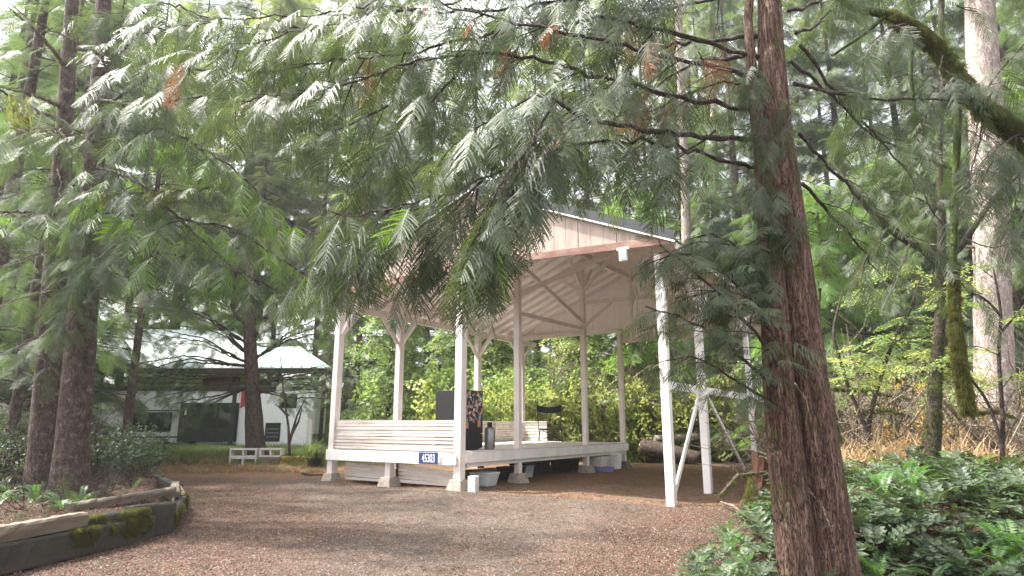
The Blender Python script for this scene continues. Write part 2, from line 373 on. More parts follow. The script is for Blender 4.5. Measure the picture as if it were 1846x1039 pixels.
def spread(name, kitname, P, rot, scl, parent=None, label=None, cat=None, base=(0, 0, 0)):
    P = np.asarray(P, np.float32) - np.asarray(base, np.float32); n = len(P)
    me = bpy.data.meshes.new(name); me.vertices.add(n); me.vertices.foreach_set('co', P.ravel())
    a = me.attributes.new('rot', 'FLOAT_VECTOR', 'POINT'); a.data.foreach_set('vector', np.asarray(rot, np.float32).ravel())
    s = np.asarray(scl, np.float32); s = np.repeat(s[:, None], 3, 1) if s.ndim == 1 else s
    a = me.attributes.new('scl', 'FLOAT_VECTOR', 'POINT'); a.data.foreach_set('vector', s.ravel())
    a = me.attributes.new('idx', 'INT', 'POINT'); a.data.foreach_set('value', rng.integers(0, KITS[kitname][1], n).astype(np.int32))
    o = obj(name, me, parent, kind='stuff'); md = o.modifiers.new('spread', 'NODES'); md.node_group = KITS[kitname][0]
    return tag(o, label, cat)
def eul(d, n):
    d = unit(d); n = np.asarray(n, float); n = unit(n - d * (n @ d)); s = np.cross(n, d)
    return tuple(Matrix(((d[0], s[0], n[0]), (d[1], s[1], n[1]), (d[2], s[2], n[2]))).to_euler())
class Spr:
    def __init__(s): s.d = {}
    def put(s, k, p, d, n, sc):
        s.d.setdefault(k, ([], [], [])); a = s.d[k]; a[0].append(p); a[1].append(eul(d, n)); a[2].append(sc)
    def build(s, parent, base, name='foliage'):
        for k, (P, Ro, Sc) in s.d.items():
            spread({'cedardead': 'dead_foliage', 'cedartip': 'backlit_foliage', 'moss': 'moss'}.get(k, name), k, P, Ro, Sc, parent, base=base)

# ------------------------------------------------------------------ terrain
def ss(x, a, b): t = np.clip((x - a) / (b - a), 0, 1); return t * t * (3 - 2 * t)
def height(x, y):
    x = np.asarray(x, float); y = np.asarray(y, float)
    xr = np.interp(y, [5, 6.9, 16.9, 30], [.9, 1.7, 5.6, 11]); d = x - xr           # right bank
    h = .75 * ss(d, .1, 2.6) * ss(y, 5.6, 8.6) * (1 - .75 * ss(y, 10.5, 15)) * (1 - .55 * ss(d, 3.5, 6.5))
    xl = np.interp(y, [4, 9.5, 14.85, 19, 25], [-5.6, -5.12, -7.9, -10.9, -16])   # raised left bed
    h = h + .36 * ss(xl - x, .03, .16) * (1 - ss(y, 19.5, 22)) + .12 * ss(xl - x, 1, 4) * (1 - ss(y, 17, 21))
    h = h + .30 * ss(y, 22, 27) * ss(-x, 6, 11) * (1 - 0)
    h = h + .035 * (np.sin(x * 1.3 + .7 * y) * np.sin(y * .9 - x * .4)) * ss(y, 2, 8) + .02 * np.sin(x * 2.9) * np.sin(y * 2.3 + 1)
    h = h + 1.2 * ss(y, 34, 70) + 2.0 * ss(np.abs(x), 30, 80)
    return h - .02
gx = np.unique(np.round(np.concatenate([np.arange(-13, 11, .12), np.arange(-45, -13, .7), np.arange(11, 45, .7), [-220, -150, -80, 80, 150, 220]]), 3))
gy = np.unique(np.round(np.concatenate([np.arange(4, 24, .12), np.arange(-10, 4, .8), np.arange(24, 75, .7), [-150, -60, -25, 100, 150, 220]]), 3))
GX, GY = np.meshgrid(gx, gy); GZ = height(GX, GY)
nx, ny = len(gx), len(gy); V = np.stack([GX, GY, GZ], -1).reshape(-1, 3)
ii = (np.arange(ny - 1)[:, None] * nx + np.arange(nx - 1)[None]).ravel(); F = np.stack([ii, ii + 1, ii + nx + 1, ii + nx], 1).tolist()
# zones: gravel, red-brown needle litter, tan bare earth under the roof, forest floor
PA = np.array([3.129, 12.97]); PR = R(-33.52); PX = np.array([math.cos(PR), math.sin(PR)]); PY = np.array([-PX[1], PX[0]])
lx = (V[:, 0] - PA[0]) * PX[0] + (V[:, 1] - PA[1]) * PX[1]; ly = (V[:, 0] - PA[0]) * PY[0] + (V[:, 1] - PA[1]) * PY[1]
earth = ss(lx, -10.6, -9.6) * (1 - ss(lx, .6, 2.2)) * ss(ly, -.9, .8) * (1 - ss(ly, 11, 14))
earth = np.maximum(earth, .85 * ss(V[:, 1], 17.5, 21.5) * (1 - ss(V[:, 1], 24.5, 27)) * (1 - ss(V[:, 0], -3.5, -1)))  # tan litter along the back, with a sunlit patch put into its colour
xr = np.interp(V[:, 1], [5, 6.9, 16.9, 30], [.9, 1.7, 5.6, 11]); xl = np.interp(V[:, 1], [4, 9.5, 14.85, 19, 25], [-5.6, -5.12, -7.9, -10.9, -16])
floor_ = np.clip(ss(V[:, 0] - xr, -.5, .8) + ss(xl - V[:, 0], -.1, .3) + ss(V[:, 1], 25, 28), 0, 1) * (1 - earth)
redl = (1 - ss(V[:, 0] - xl, .5, 4.5)) * .9 + .8 * ss(V[:, 0] - xr, -2.6, .2)
me = mesh_from('ground', V, F, [], smooth=True)
ca = me.color_attributes.new('zone', 'FLOAT_COLOR', 'POINT')
ca.data.foreach_set('color', np.stack([np.clip(earth, 0, 1), np.clip(floor_, 0, 1), np.clip(redl, 0, 1), np.ones(len(V))], 1).astype(np.float32).ravel())
m, nt = newmat('forest_driveway_ground')
at_ = N(nt, 'ShaderNodeAttribute', attribute_name='zone'); sp = N(nt, 'ShaderNodeSeparateColor'); nt.links.new(at_.outputs['Color'], sp.inputs[0])
v = mapping(nt); vo = N(nt, 'ShaderNodeTexVoronoi'); vo.inputs['Scale'].default_value = 34; nt.links.new(v, vo.inputs['Vector'])
vo2 = N(nt, 'ShaderNodeTexVoronoi'); vo2.inputs['Scale'].default_value = 75; nt.links.new(v, vo2.inputs['Vector'])
sc_ = N(nt, 'ShaderNodeSeparateColor'); nt.links.new(vo.outputs['Color'], sc_.inputs[0]); sc2 = N(nt, 'ShaderNodeSeparateColor'); nt.links.new(vo2.outputs['Color'], sc2.inputs[0])
grav = ramp(nt, sc_.outputs[0], [(0, (0.014, 0.009, 0.008)), (.45, (0.060, 0.045, 0.039)), (.8, (0.128, 0.102, 0.089)), (1, (0.306, 0.264, 0.238))])
grav = mixc(nt, .4, grav, ramp(nt, sc2.outputs[1], [(0, (0.025, 0.018, 0.016)), (1, (0.230, 0.187, 0.170))]))
lit = ramp(nt, sc2.outputs[0], [(0, (0.019, 0.009, 0.007)), (.5, (0.064, 0.031, 0.024)), (.85, (0.119, 0.061, 0.047)), (1, (0.272, 0.178, 0.136))])
nl = noise(nt, v, .55, 6, .7); nl2 = noise(nt, v, 2.7, 5, .7)
mm = N(nt, 'ShaderNodeMath', operation='MULTIPLY_ADD'); nt.links.new(nl, mm.inputs[0]); mm.inputs[1].default_value = 1.0; nt.links.new(sp.outputs[2], mm.inputs[2])
c = mixc(nt, ramp(nt, mm.outputs[0], [(.42, (.1,) * 3), (.95, (.9,) * 3)]), grav, lit)
pat = ramp(nt, noise(nt, v, 1.25, 8, .72), [(.40, (0,) * 3), (.62, (.75,) * 3)])
c = mixc(nt, pat, c, ramp(nt, noise(nt, v, 45, 5, .8), [(.35, (.020, .013, .010)), (.6, (.075, .050, .040)), (.75, (.19, .14, .115))]))
ear = ramp(nt, noise(nt, v, 7, 7, .75), [(.3, (0.081, 0.044, 0.024)), (.6, (0.170, 0.100, 0.056)), (.8, (0.246, 0.153, 0.093))])
c = mixc(nt, 1.0, c, (1.0, .98, .90), 'MULTIPLY')
me_ = N(nt, 'ShaderNodeMath', operation='MULTIPLY_ADD'); nt.links.new(nl2, me_.inputs[0]); me_.inputs[1].default_value = .6; nt.links.new(sp.outputs[0], me_.inputs[2])
c = mixc(nt, ramp(nt, me_.outputs[0], [(.5, (0,) * 3), (1.05, (1,) * 3)]), c, ear)
flr = ramp(nt, noise(nt, v, 16, 8, .8), [(.35, (.012, .008, .006)), (.52, (.045, .028, .020)), (.66, (.10, .066, .045)), (.8, (.24, .17, .12))])
c = mixc(nt, sp.outputs[1], c, flr)
hh = mixc(nt, .5, vo.outputs['Distance'], noise(nt, v, 60, 4, .7)); finish(nt, c, .9, hh, .9, .02, .2)
me.materials.append(m); tag(obj('ground', me), kind='structure')
hm = bpy.data.materials.new('thin_haze'); hm.use_nodes = True; hm.node_tree.nodes.clear(); hv = hm.node_tree.nodes.new('ShaderNodeVolumePrincipled'); ho = hm.node_tree.nodes.new('ShaderNodeOutputMaterial')
hv.inputs['Color'].default_value = (.95, .96, .97, 1); hv.inputs['Density'].default_value = .0006; hv.inputs['Anisotropy'].default_value = .35; hm.node_tree.links.new(hv.outputs[0], ho.inputs['Volume'])
tag(obj('haze', MB().box((-225, -155, -3), (225, 225, 60)).mesh('haze', hm)), kind='stuff')

# scattered ground cover near the camera
def scatter(n, fn, tries=1): 
    return fn(n)
def pick(n, x0, x1, y0, y1, cond=None, bias=1.0):
    x = rng.uniform(x0, x1, n); y = y0 + (y1 - y0) * rng.random(n) ** bias
    k = np.ones(n, bool) if cond is None else cond(x, y)
    return x[k], y[k]
def XR(y): return np.interp(y, [5, 6.9, 16.9, 30], [.9, 1.7, 5.6, 11])
def XL(y): return np.interp(y, [4, 9.5, 14.85, 19, 25], [-5.6, -5.12, -7.9, -10.9, -16])
def flatrot(n, tilt=.3): return np.stack([rng.normal(0, tilt, n), rng.normal(0, tilt, n), rng.uniform(0, 6.28, n)], 1)
ondrive = lambda x, y: (x > XL(y) + .2) & (x < XR(y) + .3) & (np.abs(x) < y * .85 + 1)
x, y = pick(100000, -9, 6, 5.5, 17, ondrive, 1.7)
spread('gravel', 'pebble', np.stack([x, y, height(x, y)], 1), flatrot(len(x), .5), rng.uniform(.004, .012, len(x)) * (1 + .7 * (rng.random(len(x)) < .05)), label='loose grey and pinkish gravel scattered over the driveway', cat='gravel')
x, y = pick(110000, -9, 7, 5.5, 19, lambda x, y: (np.abs(x) < y * .85 + 1) & ((rng.random(len(x)) < .12) | (np.sin(x * 1.7 + np.sin(y * 1.1) * 2) * np.sin(y * 1.3 + np.sin(x * .8) * 2) + .25 * np.sin(x * 5.1 + y * 3.3) > .25 + .6 * rng.random(len(x))) | (x < XL(y) + 3.2 * rng.random(len(x))) | (x > XR(y) - 2.2 * rng.random(len(x)))), 1.6)
spread('leaf_litter', 'chip', np.stack([x, y, height(x, y) + .006], 1), flatrot(len(x), .35), rng.uniform(.012, .034, len(x)), label='fallen brown needles, leaves and bark chips on the gravel', cat='leaf litter')
x, y = pick(900, -9, 7, 6, 18, lambda x, y: np.abs(x) < y * .85 + 1)
spread('fallen_twigs', 'tangle', np.stack([x, y, height(x, y) + .005], 1), flatrot(len(x), .2) + 0, np.stack([rng.uniform(.1, .3, len(x)), rng.uniform(.1, .3, len(x)), np.full(len(x), .03)], 1), label='small fallen twigs lying on the driveway', cat='twigs')
# ------------------------------------------------------------------ white timber pavilion
pav = empty('pavilion', (3.129, 12.97, 0), PR, 'open sided white timber pavilion with grey metal gable roof and raised plank deck', 'pavilion')
XL_, XM, XR_ = -9.82, -5.29, 0.0
RIDGE, EAVE, XC, HALF = 7.45, 5.25, -4.91, 5.33
def roofz(x): return RIDGE - (RIDGE - EAVE) * abs(x - XC) / HALF
def post(x, y, z0, z1, wd, mat='beam', nm='post'):
    return obj(nm, MB().box((x - wd / 2, y - wd / 2, z0), (x + wd / 2, y + wd / 2, z1)).mesh(nm, M[mat]), pav, bevel=.008)
def beam(nm, p, q, wd, ht, mat='beam', up=(0, 0, 1), bev=.006):
    return obj(nm, MB().bar(p, q, wd, ht, up).mesh(nm, M[mat]), pav, bevel=bev)
def pier(x, y, w0=.46, w1=.30, h=.2, mat='concrete'):
    hz = float(height(pav.location.x + x * PX[0] + y * PY[0], pav.location.y + x * PX[1] + y * PY[1]))
    return obj('pier', MB().frustum((x, y, min(hz, 0) - .06), w0, w1, h + .06 - min(hz, 0)).mesh('pier', M[mat]), pav, bevel=.015)
# posts
for i, y in enumerate((0, 2.55, 6.8, 9.9)):
    post(XL_, y, .18, 4.86, .20, 'beam'); pier(XL_, y)
post(XM, 0, .2, 5.36, .21, 'beam'); pier(XM, 0, .5, .34, .22)
for y, wd in ((2.62, .17), (6.74, .165), (9.78, .165)):
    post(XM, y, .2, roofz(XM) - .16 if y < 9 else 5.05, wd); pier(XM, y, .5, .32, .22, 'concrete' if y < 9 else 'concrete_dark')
post(0, 0, -.05, 4.86, .17, 'white'); post(0, 2.42, -.05, 4.86, .17, 'white'); post(0, 7.03, -.05, 4.86, .14, 'white'); post(0, 9.9, -.05, 4.86, .17, 'white')
post(-7.62, .02, .15, .56, .18, 'beam'); pier(-7.62, .02, .48, .34, .18)
# plates, ties and braces
for x in (XL_, XR_): beam('wall_plate', (x, -.15, 4.95), (x, 11.0, 4.95), .12, .18)
beam('ridge_beam', (XC, -.15, 7.21), (XC, 11.0, 7.21), .09, .22)
for x in (XL_, XR_):
    for y in (0, 2.5, 6.8, 9.9):
        for s in (-1, 1):
            if y == 0 and (s == -1 or x == 0): continue
            beam('knee_brace', (x, y + s * .08, 4.12), (x, y + s * .78, 4.87), .09, .12)
    s = 1 if x < -5 else -1
    for y in (0, 2.55, 6.8):
        if x == 0 and y == 0: continue
        beam('knee_brace', (x + s * .09, y, 4.12), (x + s * .74, y, 4.96), .09, .12)
beam('tie_beam', (XL_ + .06, 2.62, 5.08), (XM - .08, 2.62, 5.16), .09, .13)
beam('rafter_brace', (XM + .08, 2.62, 5.25), (-2.1, 2.62, 6.08), .09, .15)
beam('rafter_brace', (XM, 2.7, 6.22), (XM, 6.68, 4.98), .08, .15)
beam('tie_beam', (XM, 2.7, 4.70), (XM, 6.66, 4.74), .08, .13)
beam('tie_beam', (XM + .08, 6.74, 5.66), (-1.05, 6.74, 5.60), .08, .12)
beam('knee_brace', (XM + .08, 6.74, 4.85), (-4.2, 6.74, 5.58), .07, .10)
for s in (-1, 1):
    beam('knee_brace', (XM, 6.74 + s * .08, 6.2), (XM, 6.74 + s * .8, 6.98), .08, .11)
    beam('rafter_brace', (XM + s * .07, 6.74, 6.1), (XM + s * 1.0, 6.74, roofz(XM + s * 1.0) - .2), .08, .10)
beam('tie_beam', (XL_ + .1, 9.9, 5.1), (XM - .09, 9.9, 5.1), .10, .17)
beam('tie_beam', (XM + .09, 9.9, 4.75), (XR_ - .09, 9.9, 4.75), .10, .32)
beam('hanging_strut', (-3.55, 6.9, 4.95), (-3.55, 6.9, 6.55), .08, .08, up=(0, 1, 0))
beam('hanging_strut', (-3.2, 9.7, 4.92), (-3.2, 9.7, 6.45), .10, .10, up=(0, 1, 0))
# purlins under the right slope, rafters under the left slope
for k, y in enumerate(np.arange(-.05, 11.1, .62)):
    for s in (-1, 1):
        p = (XC + s * .05, y, roofz(XC) - .13); q = (XC + s * 5.25, y, roofz(XC + s * 5.25) - .13)
        beam('rafter', p, q, .045, .13, 'beam', bev=0)
# roof panels: painted sheathing boards seen from below, metal roofing above
for s in (-1, 1):
    n = 26; wds = HALF / n
    for i in range(n):
        x0 = XC + s * (i * wds + .002); x1 = XC + s * ((i + 1) * wds - .002); zo = -.062 + .002 * (i % 3)
        b = MB(); a = [(x0, -.22, roofz(x0) + zo), (x1, -.22, roofz(x1) + zo), (x1, 11.18, roofz(x1) + zo), (x0, 11.18, roofz(x0) + zo)]
        b.add(a + [(q[0], q[1], q[2] + .022) for q in a], [(0, 1, 2, 3), (7, 6, 5, 4), (0, 4, 5, 1), (1, 5, 6, 2), (2, 6, 7, 3), (3, 7, 4, 0)])
        obj('sheathing_board', b.mesh('sheathing_board', M['soffit']), pav)
    e = XC + s * (HALF + .05); r0 = XC + s * .002
    b = MB(); a = [(r0, -.30, RIDGE - .02), (e, -.30, roofz(e) - .02), (e, 11.22, roofz(e) - .02), (r0, 11.22, RIDGE - .02)]
    b.add(a + [(q[0], q[1], q[2] + .05) for q in a], [(0, 1, 2, 3), (7, 6, 5, 4), (0, 4, 5, 1), (1, 5, 6, 2), (2, 6, 7, 3), (3, 7, 4, 0)])
    obj('metal_roof_panel', b.mesh('metal_roof_panel', M['roof']), pav)
    for k in range(13):
        y = .5 + k * .82; beam('roof_seam', (XC + s * .1, y, roofz(XC + s * .1) + .05), (XC + s * 5.3, y, roofz(XC + s * 5.3) + .05), .04, .04, 'roof', bev=0)
    beam('rake_trim', (XC + s * .02, -.33, RIDGE + .10), (e, -.33, roofz(e) + .10), .03, .20, 'roof', bev=0)
    beam('drip_edge', (XC + s * .02, -.335, RIDGE - .035), (e, -.335, roofz(e) - .035), .045, .035, 'drip', bev=0)
# gable siding boards
def gbot(x): return 5.22 + .22 * max(0, 1 - abs(x + 4.9) / 5.3)
n = 34; x0 = XL_ - .40; x1 = .40; wd = (x1 - x0) / n
for gy_, back in ((-.25, 0), (9.98, 1)):
    for i in range(n):
        a, b_ = x0 + i * wd + .005, x0 + (i + 1) * wd - .005
        zb = gbot((a + b_) / 2) if not back else (5.17 if a < XM else 4.9); ja = .004 * ((i * 7) % 3)
        za, zc = roofz(a) - .07, roofz(b_) - .07
        if max(za, zc) < zb + .02: continue
        za = max(za, zb + .01); zc = max(zc, zb + .01); y0 = gy_ - ja; y1 = gy_ + .02
        b = MB().add([(a, y0, zb), (b_, y0, zb), (b_, y0, zc), (a, y0, za), (a, y1, zb), (b_, y1, zb), (b_, y1, zc), (a, y1, za)],
                     [(0, 1, 2, 3), (5, 4, 7, 6), (0, 4, 5, 1), (1, 5, 6, 2), (2, 6, 7, 3), (3, 7, 4, 0)])
        obj('siding_board', b.mesh('siding_board', M['siding'] if not back else M['soffit']), pav)
for a, b_ in ((XL_ - .4, -4.91), (-4.90, .38)):
    beam('bottom_trim_board', (a, -.285, gbot(a) + .03), (b_, -.285, gbot(b_) + .03), .035, .17, 'trim')
for x in (XL_ - .44, .44):
    beam('fascia_board', (x, -.2, roofz(x) - .10), (x, 11.15, roofz(x) - .10), .03, .17, 'beam')
obj('backing_panel', MB().box((XL_ + .3, -.215, 5.45), (-.3, -.205, 5.62)).mesh('backing_panel', M['beam']), pav)
# deck
n = 46; y0, y1 = -.02, 9.9; wd = (y1 - y0) / n
dm = MB().box((XL_ + .12, 0, 0), (XM + .10, wd - .008, .032)).mesh('deck_board', M['deck'])
for i in range(n): obj('deck_board', dm, pav, (0, y0 + i * wd, .853 + .002 * (i % 2)))
boxpart('rim_beam', (XL_ - .1, -.165, .56), (XM - .12, -.115, .845), M['white'], pav, .006)
boxpart('rim_beam', (XM + .105, .1, .60), (XM + .155, 9.9, .848), M['white'], pav, .006)
boxpart('rim_beam', (XL_ + .12, 9.9, .6), (XM + .1, 9.95, .84), M['white'], pav, .006)
boxpart('deck_joist_beam', (XM + .02, .2, .50), (XM + .09, 9.8, .64), M['beam'], pav, .006)
for i in range(9): boxpart('joist', (XL_ + .1, .5 + i * 1.1, .62), (XM + .0, .55 + i * 1.1, .84), M['beam'], pav)
boxpart('corner_cap', (XM - .12, -.165, .565), (XM + .02, -.118, .80), M['beam'], pav, .004)
# half walls of horizontal planks
def planks(p, q, z0, z1, n, mat='plank', th=.03, nm='wall_plank', jit=.008, sag=0):
    p = np.array(p, float); q = np.array(q, float); h = (z1 - z0) / n; d = unit(np.append(q - p, 0)); s = np.array([-d[1], d[0]])
    for i in range(n):
        o = random.uniform(-jit, jit); za = z0 + i * h + .009 + random.uniform(-.005, .004); zb = z0 + (i + 1) * h - .009 + random.uniform(-.004, .004)
        a = p + s * o; b = q + s * (o + random.uniform(-jit, jit)); sg = sag * (i + .5) / n
        V = []
        for (c, dz) in ((a, 0), (b, -sg)):
            for e, z in ((-th / 2, za), (th / 2, za), (th / 2, zb), (-th / 2, zb)): V.append((*(c + s * e), z + dz))
        obj(nm, MB().add(V, [(0, 3, 2, 1), (4, 5, 6, 7), (0, 1, 5, 4), (1, 2, 6, 5), (2, 3, 7, 6), (3, 0, 4, 7)]).mesh(nm, M[mat]), pav, bevel=.004)
planks((XL_ + .11, -.03), (XM - .11, -.03), .865, 1.64, 9)
planks((XL_ - .02, .11), (XL_ - .02, 9.8), .885, 1.63, 8)
planks((XL_ + .1, 9.86), (-8.6, 9.86), .885, 1.63, 6)
boxpart('wall_stud', (XL_ + .02, 7.9, .89), (XL_ + .09, 8.0, 1.62), M['plank'], pav)
boxpart('wall_cap', (XL_ - .06, .12, 1.632), (XL_ + .05, 9.8, 1.66), M['beam'], pav, .004)
boxpart('wall_cap', (XL_ + .12, 9.81, 1.632), (-8.58, 9.9, 1.66), M['beam'], pav, .004)
planks((XL_ + .3, .22), (-7.8, .22), .02, .50, 5, nm='skirt_plank', sag=.09)
planks((-7.48, .22), (XM - .13, .22), .03, .52, 5, nm='skirt_plank', sag=.16)
# open rail frame on the right side
beam('rail', (.0, .09, 2.31), (.0, 10.6, 2.31), .05, .17, 'white')
beam('diagonal_brace', (-.06, 2.40, 2.26), (-.06, .22, .02), .045, .12, 'white')
beam('diagonal_brace', (.08, 2.45, 2.22), (.08, 5.45, .35), .045, .10, 'white')
def pworld(x, y, z=0): return (3.129 + x * PX[0] + y * PY[0], 12.97 + x * PX[1] + y * PY[1], z)
eb = empty('electrical_box', pworld(-.66, -.36, 4.93), PR, 'small white electrical box hanging under the right end of the gable', 'electrical box')
boxpart('housing', (-.085, -.04, 0), (.085, .04, .24), M['signwhite'], eb, .012)
boxpart('cover_plate', (-.065, -.055, .03), (.065, -.041, .19), M['drip'], eb, .004)
boxpart('mounting_bracket', (-.14, -.03, .245), (.14, .03, .30), M['signwhite'], eb, .004)
# address sign
sg = empty('address_sign', pworld(-6.13, -.17, .575), PR, 'blue house number sign reading 45303 on the white deck rim', 'sign')
boxpart('sign_plate', (-.31, -.02, 0), (.31, -.001, .27), M['signblue'], sg, .004)
cu = bpy.data.curves.new('digits', 'FONT'); cu.body = '45303'; cu.size = .285; cu.extrude = .002; cu.align_x = 'CENTER'; cu.offset = .0015
to = bpy.data.objects.new('tmp', cu); C.objects.link(to); dg = bpy.context.evaluated_depsgraph_get()
tm = bpy.data.meshes.new_from_object(to.evaluated_get(dg)); bpy.data.objects.remove(to); tm.materials.clear(); tm.materials.append(M['signwhite'])
d = obj('digits', tm, sg, (.015, -.0235, .036), (R(90), 0, 0)); d.scale = (.60, 1, 1)
boxpart('white_end_plate', (.33, -.03, .03), (.40, -.004, .2), M['signwhite'], sg, .003)
# ---------------- things on and under the deck
def put(x, y, z): return pworld(x, y, z)
fr = empty('refrigerator', put(-5.80, .60, .887), PR, 'small black refrigerator standing on the deck, its door covered in magnets', 'refrigerator')
boxpart('cabinet', (-.52, -.33, .03), (.38, .45, 1.5), M['black'], fr, .012)
for a in (-.35, .3): boxpart('foot', (a - .05, -.3, 0), (a + .05, .4, .03), M['black'], fr)
dr = boxpart('door', (.39, -.33, .42), (.44, .45, 1.5), M['black'], fr, .01)
boxpart('freezer_drawer', (.39, -.33, .05), (.44, .45, .405), M['black'], fr, .01)
cols = [plain('magnet_paper_%d' % i, c, .6) for i, c in enumerate([(.6, .58, .55), (.45, .14, .15), (.2, .22, .35), (.5, .4, .3), (.28, .25, .26), (.5, .25, .12), (.3, .36, .3), (.42, .3, .36)])]
for i in range(86):
    a, z = random.uniform(-.30, .41), random.uniform(.72, 1.47); w_, h_ = random.uniform(.03, .08), random.uniform(.03, .09)
    obj('magnet', MB().box((.4415, a - w_ / 2, z - h_ / 2), (.4445 + .0012 * i / 10, a + w_ / 2, z + h_ / 2)).mesh('magnet', random.choice(cols)), fr)
for (a, z) in ((-.24, .62), (.28, .66)): obj('magnet', MB().box((.4415, a - .06, z - .08), (.449, a + .06, z + .08)).mesh('magnet', cols[5]), fr)
boxpart('handle', (.445, -.31, .7), (.475, -.285, 1.35), M['steel'], fr, .005)
cn = empty('canister', put(-5.33, 1.32, .887), PR, 'grey upright canister with black top standing right of the refrigerator', 'canister')
obj('tank', MB().tube([(0, 0, 0), (0, 0, .06), (0, 0, .5), (0, 0, .58)], [.12, .14, .14, .09], 20).mesh('tank', M['steel'], True), cn)
obj('valve_cap', MB().cyl((0, 0, .58), .07, .06, .12).mesh('valve_cap', M['rust'], True), cn)
# camp chair
ch = empty('camp_chair', put(-8.0, 9.1, .887), PR + R(205), 'black folding camp chair standing at the back of the deck', 'chair')
b = MB()
def chair_leg(p, q): return obj('leg', MB().tube([p, q], .016, 6).mesh('leg', M['black']), ch)
for sx in (-1, 1):
    chair_leg((sx * .45, -.3, 0), (sx * .42, .34, .58)); chair_leg((sx * .45, .3, 0), (sx * .42, -.34, .5)); 
    obj('back_post', MB().tube([(sx * .42, .34, .5), (sx * .47, .46, 1.36)], .016, 6).mesh('back_post', M['black']), ch)
    obj('armrest', MB().bar((sx * .46, -.34, .78), (sx * .46, .38, .80), .06, .025).mesh('armrest', M['blackfab']), ch)
chair_leg((-.45, -.3, .02), (.45, -.3, .48)); chair_leg((.45, -.3, .02), (-.45, -.3, .48))
Vb = []; Fb = []
for i in range(9):
    for j in range(2):
        t = i / 8 * 2 - 1; Vb.append((t * .47, .45 - .07 * (1 - t * t) + .0, (1.12 - .05 * (1 - t * t), 1.38 - .08 * (1 - t * t))[j]))
for i in range(8): Fb.append((i * 2, i * 2 + 2, i * 2 + 3, i * 2 + 1))
o = obj('backrest', mesh_from('backrest', Vb, Fb, M['blackfab']), ch); o.modifiers.new('thick', 'SOLIDIFY').thickness = .02
o = obj('seat', mesh_from('seat', [(-.43, -.33, .5), (.43, -.33, .5), (.43, .33, .47), (-.43, .33, .47), (0, 0, .42)], [(0, 1, 4), (1, 2, 4), (2, 3, 4), (3, 0, 4)], M['blackfab']), ch); o.modifiers.new('thick', 'SOLIDIFY').thickness = .015
def tub(name, x, y, w0, w1, dpt, h, mat, label, cat, lid=None, rot=0):
    t = empty(name, put(x, y, float(height(*pworld(x, y)[:2])) + .0), PR + rot, label, cat)
    b = MB(); V = []
    for (wa, da, z) in ((w0, dpt * .85, 0), (w1, dpt, h), (w1 - .03, dpt - .03, h), (w0 - .03, dpt * .85 - .03, .02)):
        V += [(-wa / 2, -da / 2, z), (wa / 2, -da / 2, z), (wa / 2, da / 2, z), (-wa / 2, da / 2, z)]
    F = [(3, 2, 1, 0), (12, 13, 14, 15)]
    for k in range(3):
        for i in range(4): j = (i + 1) % 4; F.append((k * 4 + i, k * 4 + j, k * 4 + 4 + j, k * 4 + 4 + i))
    obj('body', mesh_from('body', V, F, mat), t, bevel=.01)
    if lid: boxpart('lid', (-w1 / 2 - .015, -dpt / 2 - .015, h + .002), (w1 / 2 + .015, dpt / 2 + .015, h + .045), lid, t, .012)
    else: boxpart('rim', (-w1 / 2 - .02, -dpt / 2 - .02, h - .03), (w1 / 2 + .02, -dpt / 2 - .003, h + .004), mat, t, .004); 
    return t
tub('storage_tub', -5.5, 1.35, .42, .6, .5, .30, M['bin'], 'cloudy grey plastic tub on the ground just behind the nearest post', 'tub', M['bin'])
t = empty('concrete_block', put(-4.72, -.18, 0), PR + R(10), 'small pale upright block leaning against the front pier', 'block'); boxpart('block', (-.1, -.1, -.02), (.1, .1, .34), M['cinder'], t, .01)
tub('storage_bin', -5.45, 7.75, .62, .8, .5, .42, M['cinder'], 'beige plastic storage bin under the back of the deck', 'bin', M['cinder'])
tub('storage_bin', -5.0, 7.5, .55, .6, .30, .17, M['binblue'], 'low lavender bin in front of the beige storage bin', 'bin')
tub('storage_bin', -5.2, 8.75, .35, .42, .4, .46, M['signwhite'], 'bright white bin beside the rear pier under the deck', 'bin', M['signwhite'])
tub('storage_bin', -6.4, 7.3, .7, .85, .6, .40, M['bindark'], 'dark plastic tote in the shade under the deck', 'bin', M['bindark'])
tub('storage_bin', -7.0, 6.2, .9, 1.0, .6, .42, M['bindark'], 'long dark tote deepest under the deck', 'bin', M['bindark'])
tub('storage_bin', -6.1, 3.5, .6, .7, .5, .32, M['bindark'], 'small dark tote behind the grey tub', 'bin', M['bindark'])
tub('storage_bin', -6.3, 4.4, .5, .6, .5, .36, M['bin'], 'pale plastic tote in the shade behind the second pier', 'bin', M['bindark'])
# kettle grill behind the half wall
gr = empty('kettle_grill', put(-10.9, 3.0, float(height(*pworld(-10.9, 3.0)[:2]))), 0, 'round black kettle grill with domed lid just visible over the plank wall', 'grill')
prof = [(.02, -.33), (.2, -.3), (.36, -.18), (.42, 0)]
obj('bowl', MB().tube([(0, 0, 1.42 + z) for r, z in prof], [r for r, z in prof], 24).mesh('bowl', M['black'], True), gr)
prof = [(.43, .01), (.38, .16), (.25, .27), (.03, .32)]
ld = obj('lid', MB().tube([(0, 0, 1.42 + z) for r, z in prof], [r for r, z in prof], 24).mesh('lid', M['black'], True), gr)
obj('handle', MB().box((-.1, -.02, 1.75), (.1, .02, 1.80)).mesh('handle', M['darkwood']), ld)
for k in range(3):
    a = k * 2.09; obj('leg', MB().tube([(.2 * math.cos(a), .2 * math.sin(a), 1.15), (.42 * math.cos(a), .42 * math.sin(a), 0)], .02, 6).mesh('leg', M['steel']), gr)
